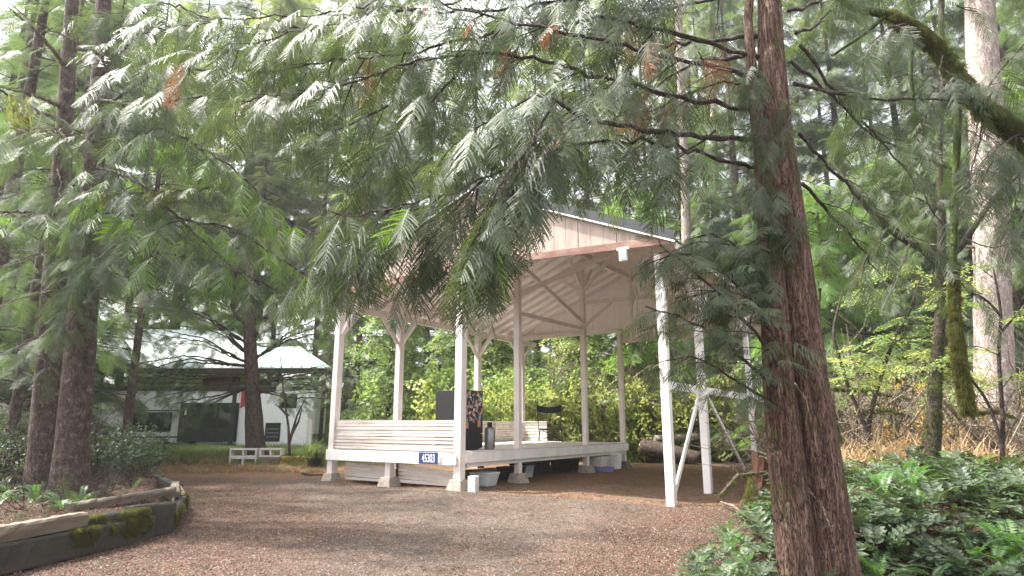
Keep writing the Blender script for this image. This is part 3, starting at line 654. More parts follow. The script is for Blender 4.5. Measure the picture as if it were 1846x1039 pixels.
# ------------------------------------------------------------------ timbers of the raised bed on the left
def timber(a, b, hgt, dep, mat, label, z0=None, moss=False, moss_rng=(0, 1)):
    a = np.array(a, float); b = np.array(b, float); d = b - a; L = np.linalg.norm(d[:2]); rz = math.atan2(d[1], d[0])
    t = empty('landscape_timber', a.tolist(), rz, label, 'timber', 'timbers edging the raised bed'); r = np.random.default_rng(int(L * 1000))
    n = max(3, int(L / .07)); V = []; F = []
    for i in range(n + 1):
        x = L * i / n; j = lambda k: r.normal(0, k)
        e = .014 * math.sin(x * 5) + .009 * math.sin(x * 17) + r.normal(0, .003); dz = d[2] * i / n
        pr = [(-dep / 2, 0), (dep / 2, 0), (dep / 2 + e * .3, hgt * .5), (dep / 2 + j(.005), hgt - .02 + e * .4), (dep / 2 - .02, hgt + j(.005)), (0, hgt + e * .5 + j(.005)), (-dep / 2 + .02, hgt + j(.005)), (-dep / 2 + j(.005), hgt - .025), (-dep / 2 - e * .5 + j(.003), hgt * .5)]
        V += [(x, y, z + dz) for y, z in pr]
    k = 9
    for i in range(n):
        for q in range(k): q2 = (q + 1) % k; F.append((i * k + q, i * k + q2, (i + 1) * k + q2, (i + 1) * k + q))
    F += [tuple(range(k))[::-1], tuple(range(n * k, n * k + k))]
    obj('beam', mesh_from('beam', V, [tuple(reversed(f)) for f in F], M[mat]), t)
    if moss:
        m_ = 1500; x = L * rng.uniform(*moss_rng, m_); y = rng.uniform(-dep / 2 - .01, dep / 2, m_); z = np.full(m_, hgt)
        sd_ = rng.random(m_) < .5; y[sd_] = -dep / 2 - .005; z[sd_] = hgt * rng.uniform(.35, 1, sd_.sum())
        q_ = (np.sin(x * 7 + 2) + np.sin(x * 17 + y * 9) * .6 + np.sin(x * 3.1 + z * 20) * .5 + rng.normal(0, .35, m_)) > -.15
        spread('moss', 'moss', np.stack([x, y, z], 1)[q_], flatrot(m_, .35)[q_], rng.uniform(.03, .10, m_)[q_], t)
    return t
timber((-5.6, 5.4, .0), (-5.02, 9.25, -.02), .30, .16, 'timberdark', 'long dark wet lower timber at the left edge of the driveway', moss=True, moss_rng=(.64, .98))
timber((-5.66, 5.5, .30), (-5.27, 8.15, .30), .16, .18, 'timber', 'light grey split timber lying on top of the dark lower one')
timber((-5.24, 9.05, .0), (-4.93, 9.62, .0), .42, .18, 'timberdark', 'dark upright end block at the corner of the raised bed')
timber((-5.3, 8.2, .28), (-5.05, 9.1, .27), .12, .17, 'timberdark', 'moss covered upper timber hanging with green moss near the corner', moss=True)
timber((-4.98, 9.66, .0), (-5.75, 11.5, .04), .26, .15, 'timberdark', 'dark side timber running back from the corner', moss=True, moss_rng=(0, .6))
timber((-5.95, 8.9, .38), (-5.62, 10.9, .40), .10, .16, 'timber', 'broken weathered timber slanting over the bed soil')
timber((-5.75, 11.5, .02), (-6.6, 13.0, .04), .30, .16, 'timber', 'grey timber with splintered end halfway along the bed side', moss=True, moss_rng=(0, .5))
timber((-5.62, 11.0, .33), (-6.75, 13.2, .32), .09, .15, 'timber', 'thin weathered top timber laid along the bed side')
timber((-6.6, 13.05, .02), (-7.95, 14.9, .02), .34, .15, 'timberdark', 'dark timber at the far end of the bed side')
timber((-7.95, 14.9, .05), (-9.4, 15.3, .05), .34, .15, 'timberdark', 'short timber closing the back of the raised bed')
# small rubbish stick on the gravel by the left pier, log pile, blocks
b = MB().tube([at_ground(545, 853, .02), at_ground(560, 856, .03), at_ground(590, 856, .02)], [.03, .03, .02], 6); st = tag(obj('fallen_stick', b.mesh('fallen_stick', M['twig'])), 'short dark stick on the gravel left of the corner post', 'stick')
def cinder(x, y, z, rz, label, w_=.80, h_=.34, dp=.30):
    t = empty('cinder_block', (x, y, z), rz, label, 'concrete block', 'white concrete blocks stacked by the conifer'); b = MB(); e = .055
    b.box((-w_ / 2, -dp / 2, 0), (w_ / 2, dp / 2, e)); b.box((-w_ / 2, -dp / 2, h_ - e), (w_ / 2, dp / 2, h_))
    for xx in (-w_ / 2, -e / 2, w_ / 2 - e): b.box((xx, -dp / 2 + .002, e + .001), (xx + e, dp / 2 - .002, h_ - e - .001))
    obj('block', b.mesh('block', M['cinder']), t); return t
zb = float(height(-10.3, 24)); 
cinder(-9.85, 24, zb - .02, .03, 'lower white hollow concrete block at the left of the stack', .98, .31)
cinder(-9.86, 24.02, zb + .30, .02, 'upper white hollow concrete block resting on the lower one', .98, .31)
cinder(-8.88, 24.1, zb + .30, -.04, 'white hollow concrete block right of the stack on a ledge', .82, .31)
tag(obj('stone_ledge', MB().box((-9.3, 23.95, zb - .1), (-8.4, 24.4, zb + .298)).mesh('stone_ledge', M['concrete_dark']), bevel=.03), 'low dark stone ledge under the single white block', 'ledge')
hb = empty('mossy_bale', (-7.75, 24.0, float(height(-7.75, 24)) - .03), .04, 'yellow mossy rectangular bale right of the white blocks', 'bale')
obj('body', MB().box((-.7, -.25, 0), (.7, .25, .44)).mesh('body', M['yellow']), hb, bevel=.06)
n_ = 1400; spread('moss', 'moss', np.stack([rng.uniform(-.7, .7, n_), rng.uniform(-.27, .2, n_), rng.uniform(.25, .46, n_)], 1), flatrot(n_, .4), rng.uniform(.04, .1, n_), hb)
pt = empty('plant_pot', (-6.93, 22.9, float(height(-6.93, 22.9)) - .02), 0, 'black plastic nursery pot beside the left corner post', 'plant pot')
obj('pot', MB().tube([(0, 0, 0), (0, 0, .42), (0, 0, .42), (0, 0, .46)], [.2, .27, .3, .3], 20).mesh('pot', M['bindark'], True), pt)
spread('grass_leaves', 'grass', np.stack([rng.uniform(-.2, .2, 26), rng.uniform(-.2, .2, 26), np.full(26, .44)], 1), flatrot(26, .2), rng.uniform(.3, .75, 26), pt)
# ------------------------------------------------------------------ travel trailer and metal roofed shelter
RY = 33.0
def rvx(px): return float(at(px, 750, RY)[0])
def rvz(py): return float(at(400, py, RY)[2])
x0, x1 = rvx(165), rvx(556); gz_ = float(height(-15, RY))
rv = empty('travel_trailer', (x0, RY, 0), 0, 'long white and grey travel trailer parked behind the conifer under a shelter', 'trailer')
def rb(nm, pa, pb, ya, yb, d0, d1, mat, bev=.03, lab=None, parent=None):
    return boxpart(nm, (rvx(pa) - x0, d0, rvz(yb)), (rvx(pb) - x0, d1, rvz(ya)), mat, parent or rv, bev, lab)
rb('rear_body', 165, 327, 704, 800, 0, 2.4, M['rvgrey'], .08)
rb('middle_body', 327.3, 428, 704, 800, .05, 2.4, M['rvwhite'], .05)
rb('front_body', 428.3, 556, 702, 806, -.03, 2.4, M['rvwhite'], .10)
rb('roof_edge', 165, 560, 696, 703.5, -.08, 2.5, M['rvblack'], .03)
rb('lower_skirt_stripe', 230, 428, 786, 789, -.02, 0.04, M['rvblack'], .003)
rb('upper_stripe', 240, 326, 739, 741, -.012, -.001, M['rvblack'], .002)
wn = rb('window_frame', 238, 311, 743, 778, -.03, -.002, M['rvblack'], .02); rb('pane', 241, 308, 745.5, 775.5, -.04, -.031, M['glass'], .015)
rb('slide_out_frame', 325, 431, 726, 796, -.12, -.035, M['rvblack'], .03)
for a in (330, 363, 396): rb('pane', a, a + 30, 731, 770, -.13, -.121, M['glass'], .01)
for a in range(4): rb('slat', 330, 426, 773 + a * 5, 776 + a * 5, -.135, -.121, M['rvblack'], .004)
rb('door_grab_rail', 335, 337.5, 735, 748, -.16, -.122, M['signwhite'], .01)
rb('window_frame', 502, 534, 710, 735.5, -.06, -.031, M['rvblack'], .04); rb('pane', 504.5, 531.5, 712.5, 733, -.07, -.061, M['glass'], .03)
rb('cargo_hatch', 480.5, 508, 762, 796, -.055, -.031, M['rvblack'], .06)
for a in (772, 779, 786): rb('hatch_grille_bar', 483, 505.5, a, a + 2, -.065, -.056, M['steel'], .003)
b = MB(); xs = [rvx(p) - x0 for p in (432, 480, 462, 450, 432)]; zs = [rvz(p) for p in (703.5, 703.5, 713, 728, 736)]
V = [(x, -.036, z) for x, z in zip(xs, zs)] + [(x, -.031, z) for x, z in zip(xs, zs)]
obj('red_stripe', mesh_from('red_stripe', V, [(0, 4, 3, 2, 1), (5, 6, 7, 8, 9)] + [(i, (i + 1) % 5, (i + 1) % 5 + 5, i + 5) for i in range(5)], M['rvred']), rv)
rb('awning_arm', 421, 428, 705, 803, -.35, -.25, M['rvblack'], .02)
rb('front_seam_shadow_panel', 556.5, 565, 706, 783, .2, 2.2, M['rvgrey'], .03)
for px in (300, 345, 520):
    w_ = obj('wheel', MB().tube([(rvx(px) - x0, -.0, .42), (rvx(px) - x0, .28, .42)], .42, 20).mesh('wheel', M['rvblack']), rv)
b = MB().box((rvx(568) - .09, 32.3, 0), (rvx(568) + .09, 32.48, rvz(705))); tag(obj('white_post', b.mesh('white_post', M['white'])), 'single white post standing at the right end of the trailer', 'post')
sh = empty('metal_roof_shelter', (rvx(180), 37, 0), 0, 'open shelter with pale teal and white metal roof above the trailer', 'shelter')
def sp(px, py, y): p = at(px, py, y); return (p[0] - sh.location.x, p[1] - 37, p[2])
def slab(nm, pts, mat, th=.06):
    V = [tuple(p) for p in pts] + [(p[0], p[1], p[2] - th) for p in pts]; k = len(pts)
    return obj(nm, mesh_from(nm, V, [tuple(range(k)), tuple(range(k, 2 * k))[::-1]] + [(i, k + i, k + (i + 1) % k, (i + 1) % k) for i in range(k)], mat), sh)
slab('teal_roof_panel', [sp(470, 662, 34), sp(596, 662, 34), sp(540, 624, 37.5), sp(470, 626, 37.5)], M['metalroof'])
slab('white_roof_panel', [sp(150, 662, 34), sp(469.6, 662, 34), sp(469.6, 626, 37.5), sp(420, 597, 40.5), sp(150, 590, 40.5)], M['whiteroof'])
slab('teal_roof_panel', [sp(596, 662, 34), sp(600, 664, 41), sp(540, 624.1, 37.5)], M['metalroof'])
for i in range(24):
    a = 165 + i * 18
    if a < 590: 
        p, q = sp(a, 661, 34), sp(min(a * .96 + 16, 536), 628 if a > 470 else 630, 37.4); obj('roof_rib', MB().bar((p[0], p[1], p[2] + .03), (q[0], q[1], q[2] + .03), .05, .04).mesh('roof_rib', M['metalroof' if a > 470 else 'whiteroof']), sh)
for px in (185, 300, 415, 505, 585):
    q = sp(px, 664, 34.2); obj('post', MB().box((q[0] - .09, q[1] - .09, 0), (q[0] + .09, q[1] + .09, q[2] - .12)).mesh('post', M['darkwood']), sh)
q0, q1 = sp(155, 668, 34.1), sp(594, 668, 34.1); obj('header_beam', MB().bar(q0, q1, .1, .3).mesh('header_beam', M['darkwood']), sh)
for px, py in ((262, 683), (395, 683)):
    q = sp(px, 690, 35); obj('stored_crate', MB().box((q[0] - .9, q[1], q[2] - .3), (q[0] + .9, q[1] + .6, q[2] + .35)).mesh('stored_crate', M['darkwood']), sh)
# ------------------------------------------------------------------ cut log, slabs, stump on the right
def logthing(name, pts, rad, mat, label, cat, end=None, group=None, seg=14, moss=0, mossk=1):
    pts = [np.array(p, float) for p in pts]; base = pts[0].copy(); t = empty(name, base.tolist(), 0, label, cat, group)
    P = []; Rr = []
    for i in range(len(pts) - 1):
        for k in range(6):
            f = k / 6; P.append(pts[i] * (1 - f) + pts[i + 1] * f - base); r0 = rad[i] if hasattr(rad, '__len__') else rad; r1 = rad[i + 1] if hasattr(rad, '__len__') else rad
            Rr.append((r0 * (1 - f) + r1 * f) * (1 + .04 * math.sin(len(P) * 2.1)))
    P.append(pts[-1] - base); Rr.append(rad[-1] if hasattr(rad, '__len__') else rad)
    obj('bark', MB().tube(P, Rr, seg).mesh('bark', M[mat], True), t)
    if end:
        d = unit(P[0] - P[1]); obj('cut_face', MB().tube([P[0] + d * .002, P[0] + d * .012], Rr[0] * .93, 20).mesh('cut_face', M[end]), t)
        obj('growth_ring', MB().tube([P[0] + d * .0125, P[0] + d * .016], Rr[0] * .5, 18).mesh('growth_ring', M['deck']), t)
    if moss:
        n_ = moss; k = rng.integers(0, len(P) - 1, n_); f = rng.random(n_); Pa = np.array(P); q = Pa[k] * (1 - f[:, None]) + Pa[k + 1] * f[:, None]
        rr = np.array(Rr)[k]; off = rng.normal(0, 1, (n_, 3)); off[:, 2] += .4; off /= np.linalg.norm(off, axis=1)[:, None]
        spread('moss', 'moss', q + off * rr[:, None] * .95, flatrot(n_, .5), rng.uniform(.04, .1, n_) * mossk, t)
    return t
g = lambda px, py, y, dz=0: at(px, py, y) + [0, 0, dz]
logthing('cut_log', [g(1158, 806, 27), g(1200, 815, 26.5), g(1262, 830, 26)], [.36, .36, .34], 'darkbark', 'thick sawn log lying with its pale cut end facing the deck', 'log', 'logend')
logthing('fallen_slab', [g(1180, 792, 27.5), g(1262, 787, 28)], [.17, .17], 'palebark', 'split pale slab resting across the top of the cut log', 'log slab', 'logend')
logthing('cut_log', [g(1188, 806, 29), g(1270, 802, 29)], [.2, .2], 'palebark', 'thinner pale log behind the thick cut log', 'log', 'logend')
st = empty('rotten_stump', (4.35, 11.2, float(height(4.35, 11.2)) - .1), 0, 'rotten red brown stump with moss behind the rail braces', 'stump')
V = []; F = []; sg_ = 22; hh_ = [0, .15, .35, .55, .75]
for j, z in enumerate(hh_):
    for k in range(sg_):
        a = k / sg_ * 6.283; r_ = (.42 - .16 * j / 4) * (1 + .18 * math.sin(a * 3 + j) + .1 * math.sin(a * 7)); zz = z + (.28 * math.sin(a * 2 + 1) * abs(math.sin(a * 3.5)) if j == 4 else 0); V.append((r_ * math.cos(a) + .1 * z, r_ * math.sin(a), zz))
for j in range(4):
    for k in range(sg_): k2 = (k + 1) % sg_; F.append((j * sg_ + k, j * sg_ + k2, (j + 1) * sg_ + k2, (j + 1) * sg_ + k))
V.append((0.05, 0, .5)); F += [(4 * sg_ + k, 4 * sg_ + (k + 1) % sg_, len(V) - 1) for k in range(sg_)]
obj('wood', mesh_from('wood', V, F, M['rust']), st)
n_ = 2200; a = rng.uniform(0, 6.28, n_); z = rng.uniform(.02, .62, n_); rr = .42 - .2 * z
spread('moss', 'moss', np.stack([rr * np.cos(a) + .1 * z, rr * np.sin(a), z], 1)[(np.sin(a * 2 + z * 6) > -.3)], flatrot(n_, .5)[(np.sin(a * 2 + z * 6) > -.3)], rng.uniform(.04, .10, n_)[(np.sin(a * 2 + z * 6) > -.3)], st)
logthing('fallen_branch', [g(1300, 905, 9.6, .1), g(1330, 870, 10.2, .1), g(1385, 850, 10.8)], [.02, .03, .018], 'darkbark', 'curved rotten branch on the litter below the stump', 'branch', moss=120)
logthing('fallen_branch', [at_ground(1300, 905, .1), at_ground(1322, 912, .12), at_ground(1352, 935, .12)], [.02, .022, .012], 'deadtwig', 'short crooked dead stick lying at the foot of the rail post', 'branch')
# ------------------------------------------------------------------ trees
def vnoise(a, z, seed):
    r = np.random.default_rng(seed); o = 0
    for k in range(7):
        f = r.integers(3, 30); g_ = r.uniform(.4, 4.5); o = o + np.sin(a * f + g_ * z + r.uniform(0, 6) + 1.3 * np.sin(z * r.uniform(.5, 3) + r.uniform(0, 6))) / (1 + k * .25)
    return o / 3.2
def trunk(name, pts, rads, mat, parent, base, seg=24, step=.25, rough=.04, seed=1):
    pts = np.array(pts, float); rads = np.array(rads, float)
    L = np.concatenate([[0], np.cumsum(np.linalg.norm(np.diff(pts, axis=0), axis=1))]); n = max(3, int(L[-1] / step))
    s = np.linspace(0, L[-1], n); k = np.ones(5) / 5
    P = np.stack([np.interp(s, L, pts[:, i]) for i in range(3)], 1); rr = np.interp(s, L, rads)
    for i in range(3):
        pad = np.pad(P[:, i], 2, mode='edge'); sm = np.convolve(pad, k, 'valid'); sm[0] = P[0, i]; sm[-1] = P[-1, i]; P[:, i] = sm
    D = np.gradient(P, axis=0); D /= np.linalg.norm(D, axis=1)[:, None]
    ref = np.array([0, 1., 0]) if abs(D[:, 2]).mean() > .7 else np.array([0, 0, 1.])
    A = np.cross(D, ref); A /= np.linalg.norm(A, axis=1)[:, None] + 1e-9; B = np.cross(D, A)
    th = np.linspace(0, 2 * np.pi, seg, endpoint=False); TH, SS = np.meshgrid(th, s)
    rad = rr[:, None] * (1 + rough * vnoise(TH, SS * 1.5, seed) + rough * .8 * np.sin(TH * 2 + SS * .6 + seed))
    V = P[:, None] + rad[..., None] * (np.cos(TH)[..., None] * A[:, None] + np.sin(TH)[..., None] * B[:, None])
    V = V.reshape(-1, 3) - np.asarray(base); i, j = np.meshgrid(np.arange(n - 1), np.arange(seg), indexing='ij'); j2 = (j + 1) % seg
    F = np.stack([i * seg + j, (i + 1) * seg + j, (i + 1) * seg + j2, i * seg + j2], -1).reshape(-1, 4).tolist(); F.append(tuple(range((n - 1) * seg, n * seg)))
    return obj(name, mesh_from(name, V, F, M[mat], smooth=True), parent)
def bez(pts, n):
    pts = np.array(pts, float); L = np.concatenate([[0], np.cumsum(np.linalg.norm(np.diff(pts, axis=0), axis=1))]); s = np.linspace(0, L[-1], n)
    P = np.stack([np.interp(s, L, pts[:, i]) for i in range(3)], 1)
    for _ in range(max(1, n // 6)):
        Q = P.copy(); Q[1:-1] = (P[:-2] + 2 * P[1:-1] + P[2:]) / 4; P = Q
    return P
rr_ = np.random.default_rng(99)
UP = np.array([0, 0, 1.])
def bough(root, base, pts, r0=.03, r1=.006, sec=.5, gap=.16, start=.15, sp=.42, droop=.45, kit_='cedar', alt=None, altp=.1, mat='twig', hang=.5, dens=1.0, sidew=(1, -1), twig=True, jit=.15, limbpart='branch'):
    """one limb with side twigs carrying sprays; returns the branch part"""
    tot = np.linalg.norm(np.diff(np.array(pts, float), axis=0), axis=1).sum(); P = bez(pts, max(8, int(tot / .12)))
    n = len(P); m = MB(); rads = np.linspace(r0, r1, n)
    Pj = P + rr_.normal(0, .016 * min(1, tot / 3), P.shape); Pj[0] = P[0]; m.tube(Pj - base, rads * rr_.uniform(.85, 1.15, n), 6)
    spr = Spr(); s = start * tot; side = 1; acc = np.concatenate([[0], np.cumsum(np.linalg.norm(np.diff(P, axis=0), axis=1))])
    def kk():
        return alt if (alt and rr_.random() < altp) else kit_
    while s < acc[-1]:
        i = min(n - 2, int(np.searchsorted(acc, s)) - 1); i = max(0, i); f = (s - acc[i]) / max(1e-6, acc[i + 1] - acc[i]); p = P[i] * (1 - f) + P[i + 1] * f; d = unit(P[i + 1] - P[i])
        t = s / acc[-1]; h = np.cross(d, UP); h = unit(h) if np.linalg.norm(h) > .1 else np.array([1., 0, 0])
        sd_ = side if side in sidew else sidew[0]
        L = sec * (1 - .6 * t) * rr_.uniform(.65, 1.25); yaw = R(rr_.uniform(40, 70))
        sdir = unit(d * math.cos(yaw) + h * sd_ * math.sin(yaw) + UP * rr_.uniform(-.25, .1))
        m2 = max(3, int(L / .09)); Q = [p]; dd = sdir.copy(); step = L / m2
        for j in range(m2):
            dd = unit(dd + UP * (-droop * .22) + rr_.normal(0, .07, 3)); Q.append(Q[-1] + dd * step)
        if twig: m.tube(np.array(Q) - base, np.linspace(min(r0 * .35, .010), .0025, len(Q)), 4, False)
        ns = max(2, int(L / (.32 * sp) * dens))
        for j in range(ns):
            q = (j + .7) / ns * m2; a = int(min(m2 - 1, q)); pp = Q[a] + (Q[a + 1] - Q[a]) * (q - a); e = unit(Q[a + 1] - Q[a]); hs = unit(np.cross(e, UP)) * (1 if j % 2 else -1)
            sdn = unit(e * rr_.uniform(.4, .9) + hs * rr_.uniform(.3, .9) - UP * hang * rr_.uniform(.3, 1.6)); nrm = UP + rr_.normal(0, jit * 2, 3) - sdn * 0
            if abs(sdn[2]) > .85: nrm = rr_.normal(0, 1, 3)
            spr.put(kk(), pp, sdn, nrm, sp * rr_.uniform(.6, 1.15) * (1 - .25 * t))
        spr.put(kk(), Q[-1], unit(dd - UP * hang * .5), UP + rr_.normal(0, jit, 3), sp * rr_.uniform(.8, 1.2) * (1 - .25 * t))
        s += gap * rr_.uniform(.6, 1.4); side = -side
    spr.put(kk(), P[-1], unit(P[-1] - P[-2] - UP * hang * .3), UP, sp)
    br = obj(limbpart, m.mesh(limbpart, M[mat]), root); spr.build(br, base); return br
def PX_(*a):     # list of (px,py,y) triples -> world points
    return [at(*q) for q in a]

# --- the twin-stemmed red cedar at the right, in front of everything
rt = empty('red_cedar_tree', tuple(at(1475, 1045, 6)[:2]) + (0,), 0, 'big twin stemmed red cedar in the right foreground with boughs hanging over the view', 'tree'); rb_ = np.array(rt.location)
trunk('trunk', PX_((1446, 1100, 6), (1444, 1039, 6), (1419, 850, 6), (1405, 700, 6), (1394, 540, 6), (1384, 400, 6), (1374, 280, 6.02), (1356, 150, 6.05), (1348, 30, 6.05), (1378, -216, 6.05)), np.array([42, 34, 30, 27, 24, 20, 16, 11, 9, 7]) * 6 / 1137, 'cedarbark', rt, rb_, 96, .035, .045, 3)
trunk('trunk', PX_((1520, 1110, 6.05), (1507, 1039, 6.02), (1481, 850, 6.02), (1461, 700, 6.02), (1440, 540, 6.05), (1422, 400, 6.05), (1402, 250, 6.05), (1390, 100, 6.05), (1387, 0, 6.05), (1375, -700, 6.1), (1370, -1400, 6.1)), np.array([52, 40, 36, 33, 31, 30, 27, 24, 22, 17, 10]) * 6 / 1137, 'cedarbark', rt, rb_, 110, .035, .045, 5)
for (a, b_) in (((1432, 690), (1462, 760)), ((1455, 880), (1500, 960)), ((1500, 990), (1505, 1035)), ((1400, 850), (1375, 790)), ((1468, 385), (1440, 390))):
    m = MB().tube([at(*a, 5.78) - rb_, at((a[0] + b_[0]) / 2 + 6, (a[1] + b_[1]) / 2 - 6, 5.72) - rb_, at(*b_, 5.7) - rb_], [.012, .009, .004], 5); obj('dead_stub', m.mesh('dead_stub', M['deadtwig']), rt)
for px, py in ((1392, 800), (1482, 830), (1448, 620), (1400, 930), (1490, 960)):
    c0 = at(px, py, 5.77) - rb_; ring = [c0 + np.array([.045 * math.cos(a) * 1.0, -.012, .045 * math.sin(a)]) for a in np.linspace(0, 6.283, 13)]
    obj('bark_knot', MB().tube(ring, .011, 6, False).mesh('bark_knot', M['cedarbark'], True), rt)
B = lambda *pts, **k: bough(rt, rb_, PX_(*pts), **k)
B((1378, 142, 6.05), (1190, 100, 5.7), (1050, 65, 5.4), (900, 35, 5.1), (740, -5, 4.8), r0=.028, sec=.55, gap=.34, hang=.9, sp=0.50, alt='cedardead', altp=.22, start=.14)
B((1378, 257, 6.05), (1200, 238, 5.6), (1052, 214, 5.2), r0=.028, r1=.02, sec=.3, gap=.6, hang=.9, sp=0.41, alt='cedardead', altp=.35, start=.6)
B((1052, 214, 5.2), (985, 165, 5.0), (930, 190, 4.85), (860, 230, 4.7), (815, 265, 4.6), r0=.018, sec=.55, gap=.075, start=0, sp=0.50, hang=.35, droop=.6, jit=.1)
B((1000, 180, 5.0), (960, 260, 4.85), (900, 330, 4.7), (850, 440, 4.6), r0=.014, sec=.50, gap=.085, start=.02, sp=0.50, hang=.6, droop=.8, jit=.1)
B((985, 170, 5.0), (1000, 220, 4.85), (1030, 260, 4.8), (1050, 280, 4.8), r0=.012, sec=.25, gap=.16, start=.05, sp=0.31, hang=.5, droop=.7, jit=.1)
B((960, 270, 4.9), (915, 380, 4.8), (880, 480, 4.8), r0=.012, sec=.36, gap=.10, start=.1, sp=0.55, hang=1.2, droop=1, alt='cedartip', altp=.10)
B((970, 290, 4.9), (955, 330, 4.9), (932, 360, 4.9), r0=.008, sec=.2, gap=.15, start=.1, sp=0.50, hang=1.6, droop=1, alt='cedartip', altp=.35)
B((1378, 304, 6.05), (1150, 250, 5.7), (1000, 265, 5.5), (870, 325, 5.3), (730, 378, 5.1), (590, 385, 5.0), r0=.022, sec=.50, gap=.13, start=.14, sp=0.55, hang=1.1, droop=.9, alt='cedartip', altp=.04, dens=1.2)
B((870, 325, 5.3), (800, 400, 5.3), (760, 450, 5.3), (745, 480, 5.3), r0=.012, sec=.4, gap=.12, start=.1, sp=0.55, hang=1.4, droop=1, alt='cedartip', altp=.08)
B((800, 350, 5.4), (700, 420, 5.4), (640, 455, 5.4), (600, 500, 5.4), r0=.012, sec=.42, gap=.11, start=.1, sp=0.52, hang=1.0, droop=.9, alt='cedartip', altp=.08)
B((860, 340, 5.2), (850, 430, 5.2), (835, 500, 5.2), r0=.012, sec=.3, gap=.12, start=.1, sp=0.55, hang=1.5, droop=1, alt='cedartip', altp=.12)
B((700, 380, 5.3), (650, 420, 5.3), (590, 450, 5.3), (545, 500, 5.4), r0=.012, sec=.38, gap=.12, start=.1, sp=0.50, hang=.8, droop=.9, alt='cedartip', altp=.25)
B((1378, 204, 6.05), (1200, 170, 6), (1050, 130, 5.8), (900, 90, 5.6), (760, 110, 5.5), (600, 160, 5.5), (400, 190, 5.6), r0=.025, sec=.65, gap=.14, start=.14, sp=0.52, hang=.9, droop=.8, dens=1.0)
B((1378, 104, 6.05), (1100, 30, 6.0), (880, 62, 5.8), (700, 100, 5.7), (600, 112, 5.8), (470, 130, 6), r0=.025, sec=.6, gap=.17, start=.14, sp=0.52, hang=.8, droop=.7)
B((1355, 0, 6.2), (1100, -60, 6.0), (850, 0, 5.8), (620, 40, 5.8), (450, 60, 6), r0=.025, sec=.7, gap=.16, start=.14, sp=0.55, hang=.8, droop=.7)
B((1378, 64, 6.05), (1180, 85, 6.8), (1060, 180, 7.2), (1035, 230, 7.4), r0=.025, sec=.4, gap=.3, start=.2, sp=0.46, hang=.9, alt='cedardead', altp=.2)
B((1378, 104, 6.05), (1250, 110, 6.8), (1130, 200, 7.2), (1060, 245, 7.4), r0=.028, sec=.4, gap=.28, start=.2, sp=0.46, hang=.9)
B((1378, -26, 6.05), (1200, 20, 6.6), (1050, 20, 6.9), (900, -10, 7), r0=.02, sec=.6, gap=.2, start=.15, sp=0.50, hang=.8, alt='cedardead', altp=.12)
B((700, 190, 5.6), (620, 230, 5.6), (560, 250, 5.7), r0=.012, sec=.5, gap=.12, start=.05, sp=0.52, hang=.9)
B((820, 140, 5.5), (760, 200, 5.5), (700, 260, 5.6), (640, 340, 5.8), r0=.012, sec=.5, gap=.13, start=.05, sp=0.50, hang=.6)
B((1290, 235, 6), (1230, 280, 6.2), (1150, 330, 6.4), (1120, 350, 6.6), r0=.012, sec=.35, gap=.2, start=.1, sp=0.41, hang=.6)
B((1378, -40, 6.05), (1150, -20, 5.9), (900, 20, 5.7), (700, 20, 5.6), (500, 70, 5.7), (330, 110, 5.9), r0=.02, sec=.6, gap=.13, sp=.50, start=.12, hang=.8, droop=.8, alt='cedardead', altp=.04)
B((1378, -80, 6.1), (1100, -70, 6.1), (800, -40, 6.1), (600, 30, 6.1), (420, 30, 6.2), (260, 60, 6.4), r0=.02, sec=.6, gap=.14, sp=.50, start=.12, hang=.9, droop=.8)
B((1378, 150, 6.1), (1280, 150, 6.3), (1180, 200, 6.5), (1110, 210, 6.6), r0=.014, sec=.4, gap=.13, sp=.40, start=.1, hang=.7, alt='cedardead', altp=.15)
# low boughs reaching left across the pavilion corner
B((1402, 660, 5.85), (1330, 560, 5.7), (1240, 480, 5.6), (1190, 440, 5.5), r0=.018, sec=.42, gap=.09, start=.12, sp=0.37, hang=.45, sidew=(1, -1))
B((1400, 700, 5.8), (1310, 620, 5.6), (1230, 570, 5.5), (1165, 555, 5.5), r0=.016, sec=.42, gap=.09, start=.1, sp=0.37, hang=.45)
B((1398, 610, 5.85), (1320, 500, 5.7), (1230, 450, 5.6), (1160, 478, 5.5), r0=.016, sec=.35, gap=.10, start=.1, sp=0.36, hang=.45)
B((1402, 730, 5.8), (1330, 690, 5.7), (1260, 640, 5.6), (1200, 650, 5.5), r0=.014, sec=.36, gap=.10, start=.1, sp=0.34, hang=.4)
B((1395, 560, 5.9), (1370, 470, 5.9), (1290, 420, 5.9), (1240, 430, 5.9), r0=.014, sec=.34, gap=.11, start=.1, sp=0.34, hang=.5)
B((1400, 520, 5.95), (1350, 450, 6.0), (1270, 430, 6.0), (1215, 450, 6.0), r0=.014, sec=.40, gap=.09, start=.1, sp=.36, hang=.5)
B((1400, 580, 5.95), (1345, 530, 5.9), (1290, 520, 5.8), (1230, 540, 5.8), r0=.014, sec=.40, gap=.09, start=.1, sp=.36, hang=.5)
B((1400, 460, 6.0), (1370, 420, 6.0), (1320, 470, 6.0), (1300, 540, 6.0), r0=.014, sec=.40, gap=.10, start=.1, sp=.36, hang=.6)
for px, py in ((1375, 215), (1392, 250), (1372, 330), (1398, 345), (1380, 430), (1425, 395), (1362, 130), (1430, 190), (1368, 480)):
    B((px, py - 25, 5.85), (px - 6, py, 5.72), (px - 12, py + 35, 5.7), r0=.005, r1=.003, sec=.12, gap=.09, start=.2, sp=0.36, hang=1.3)
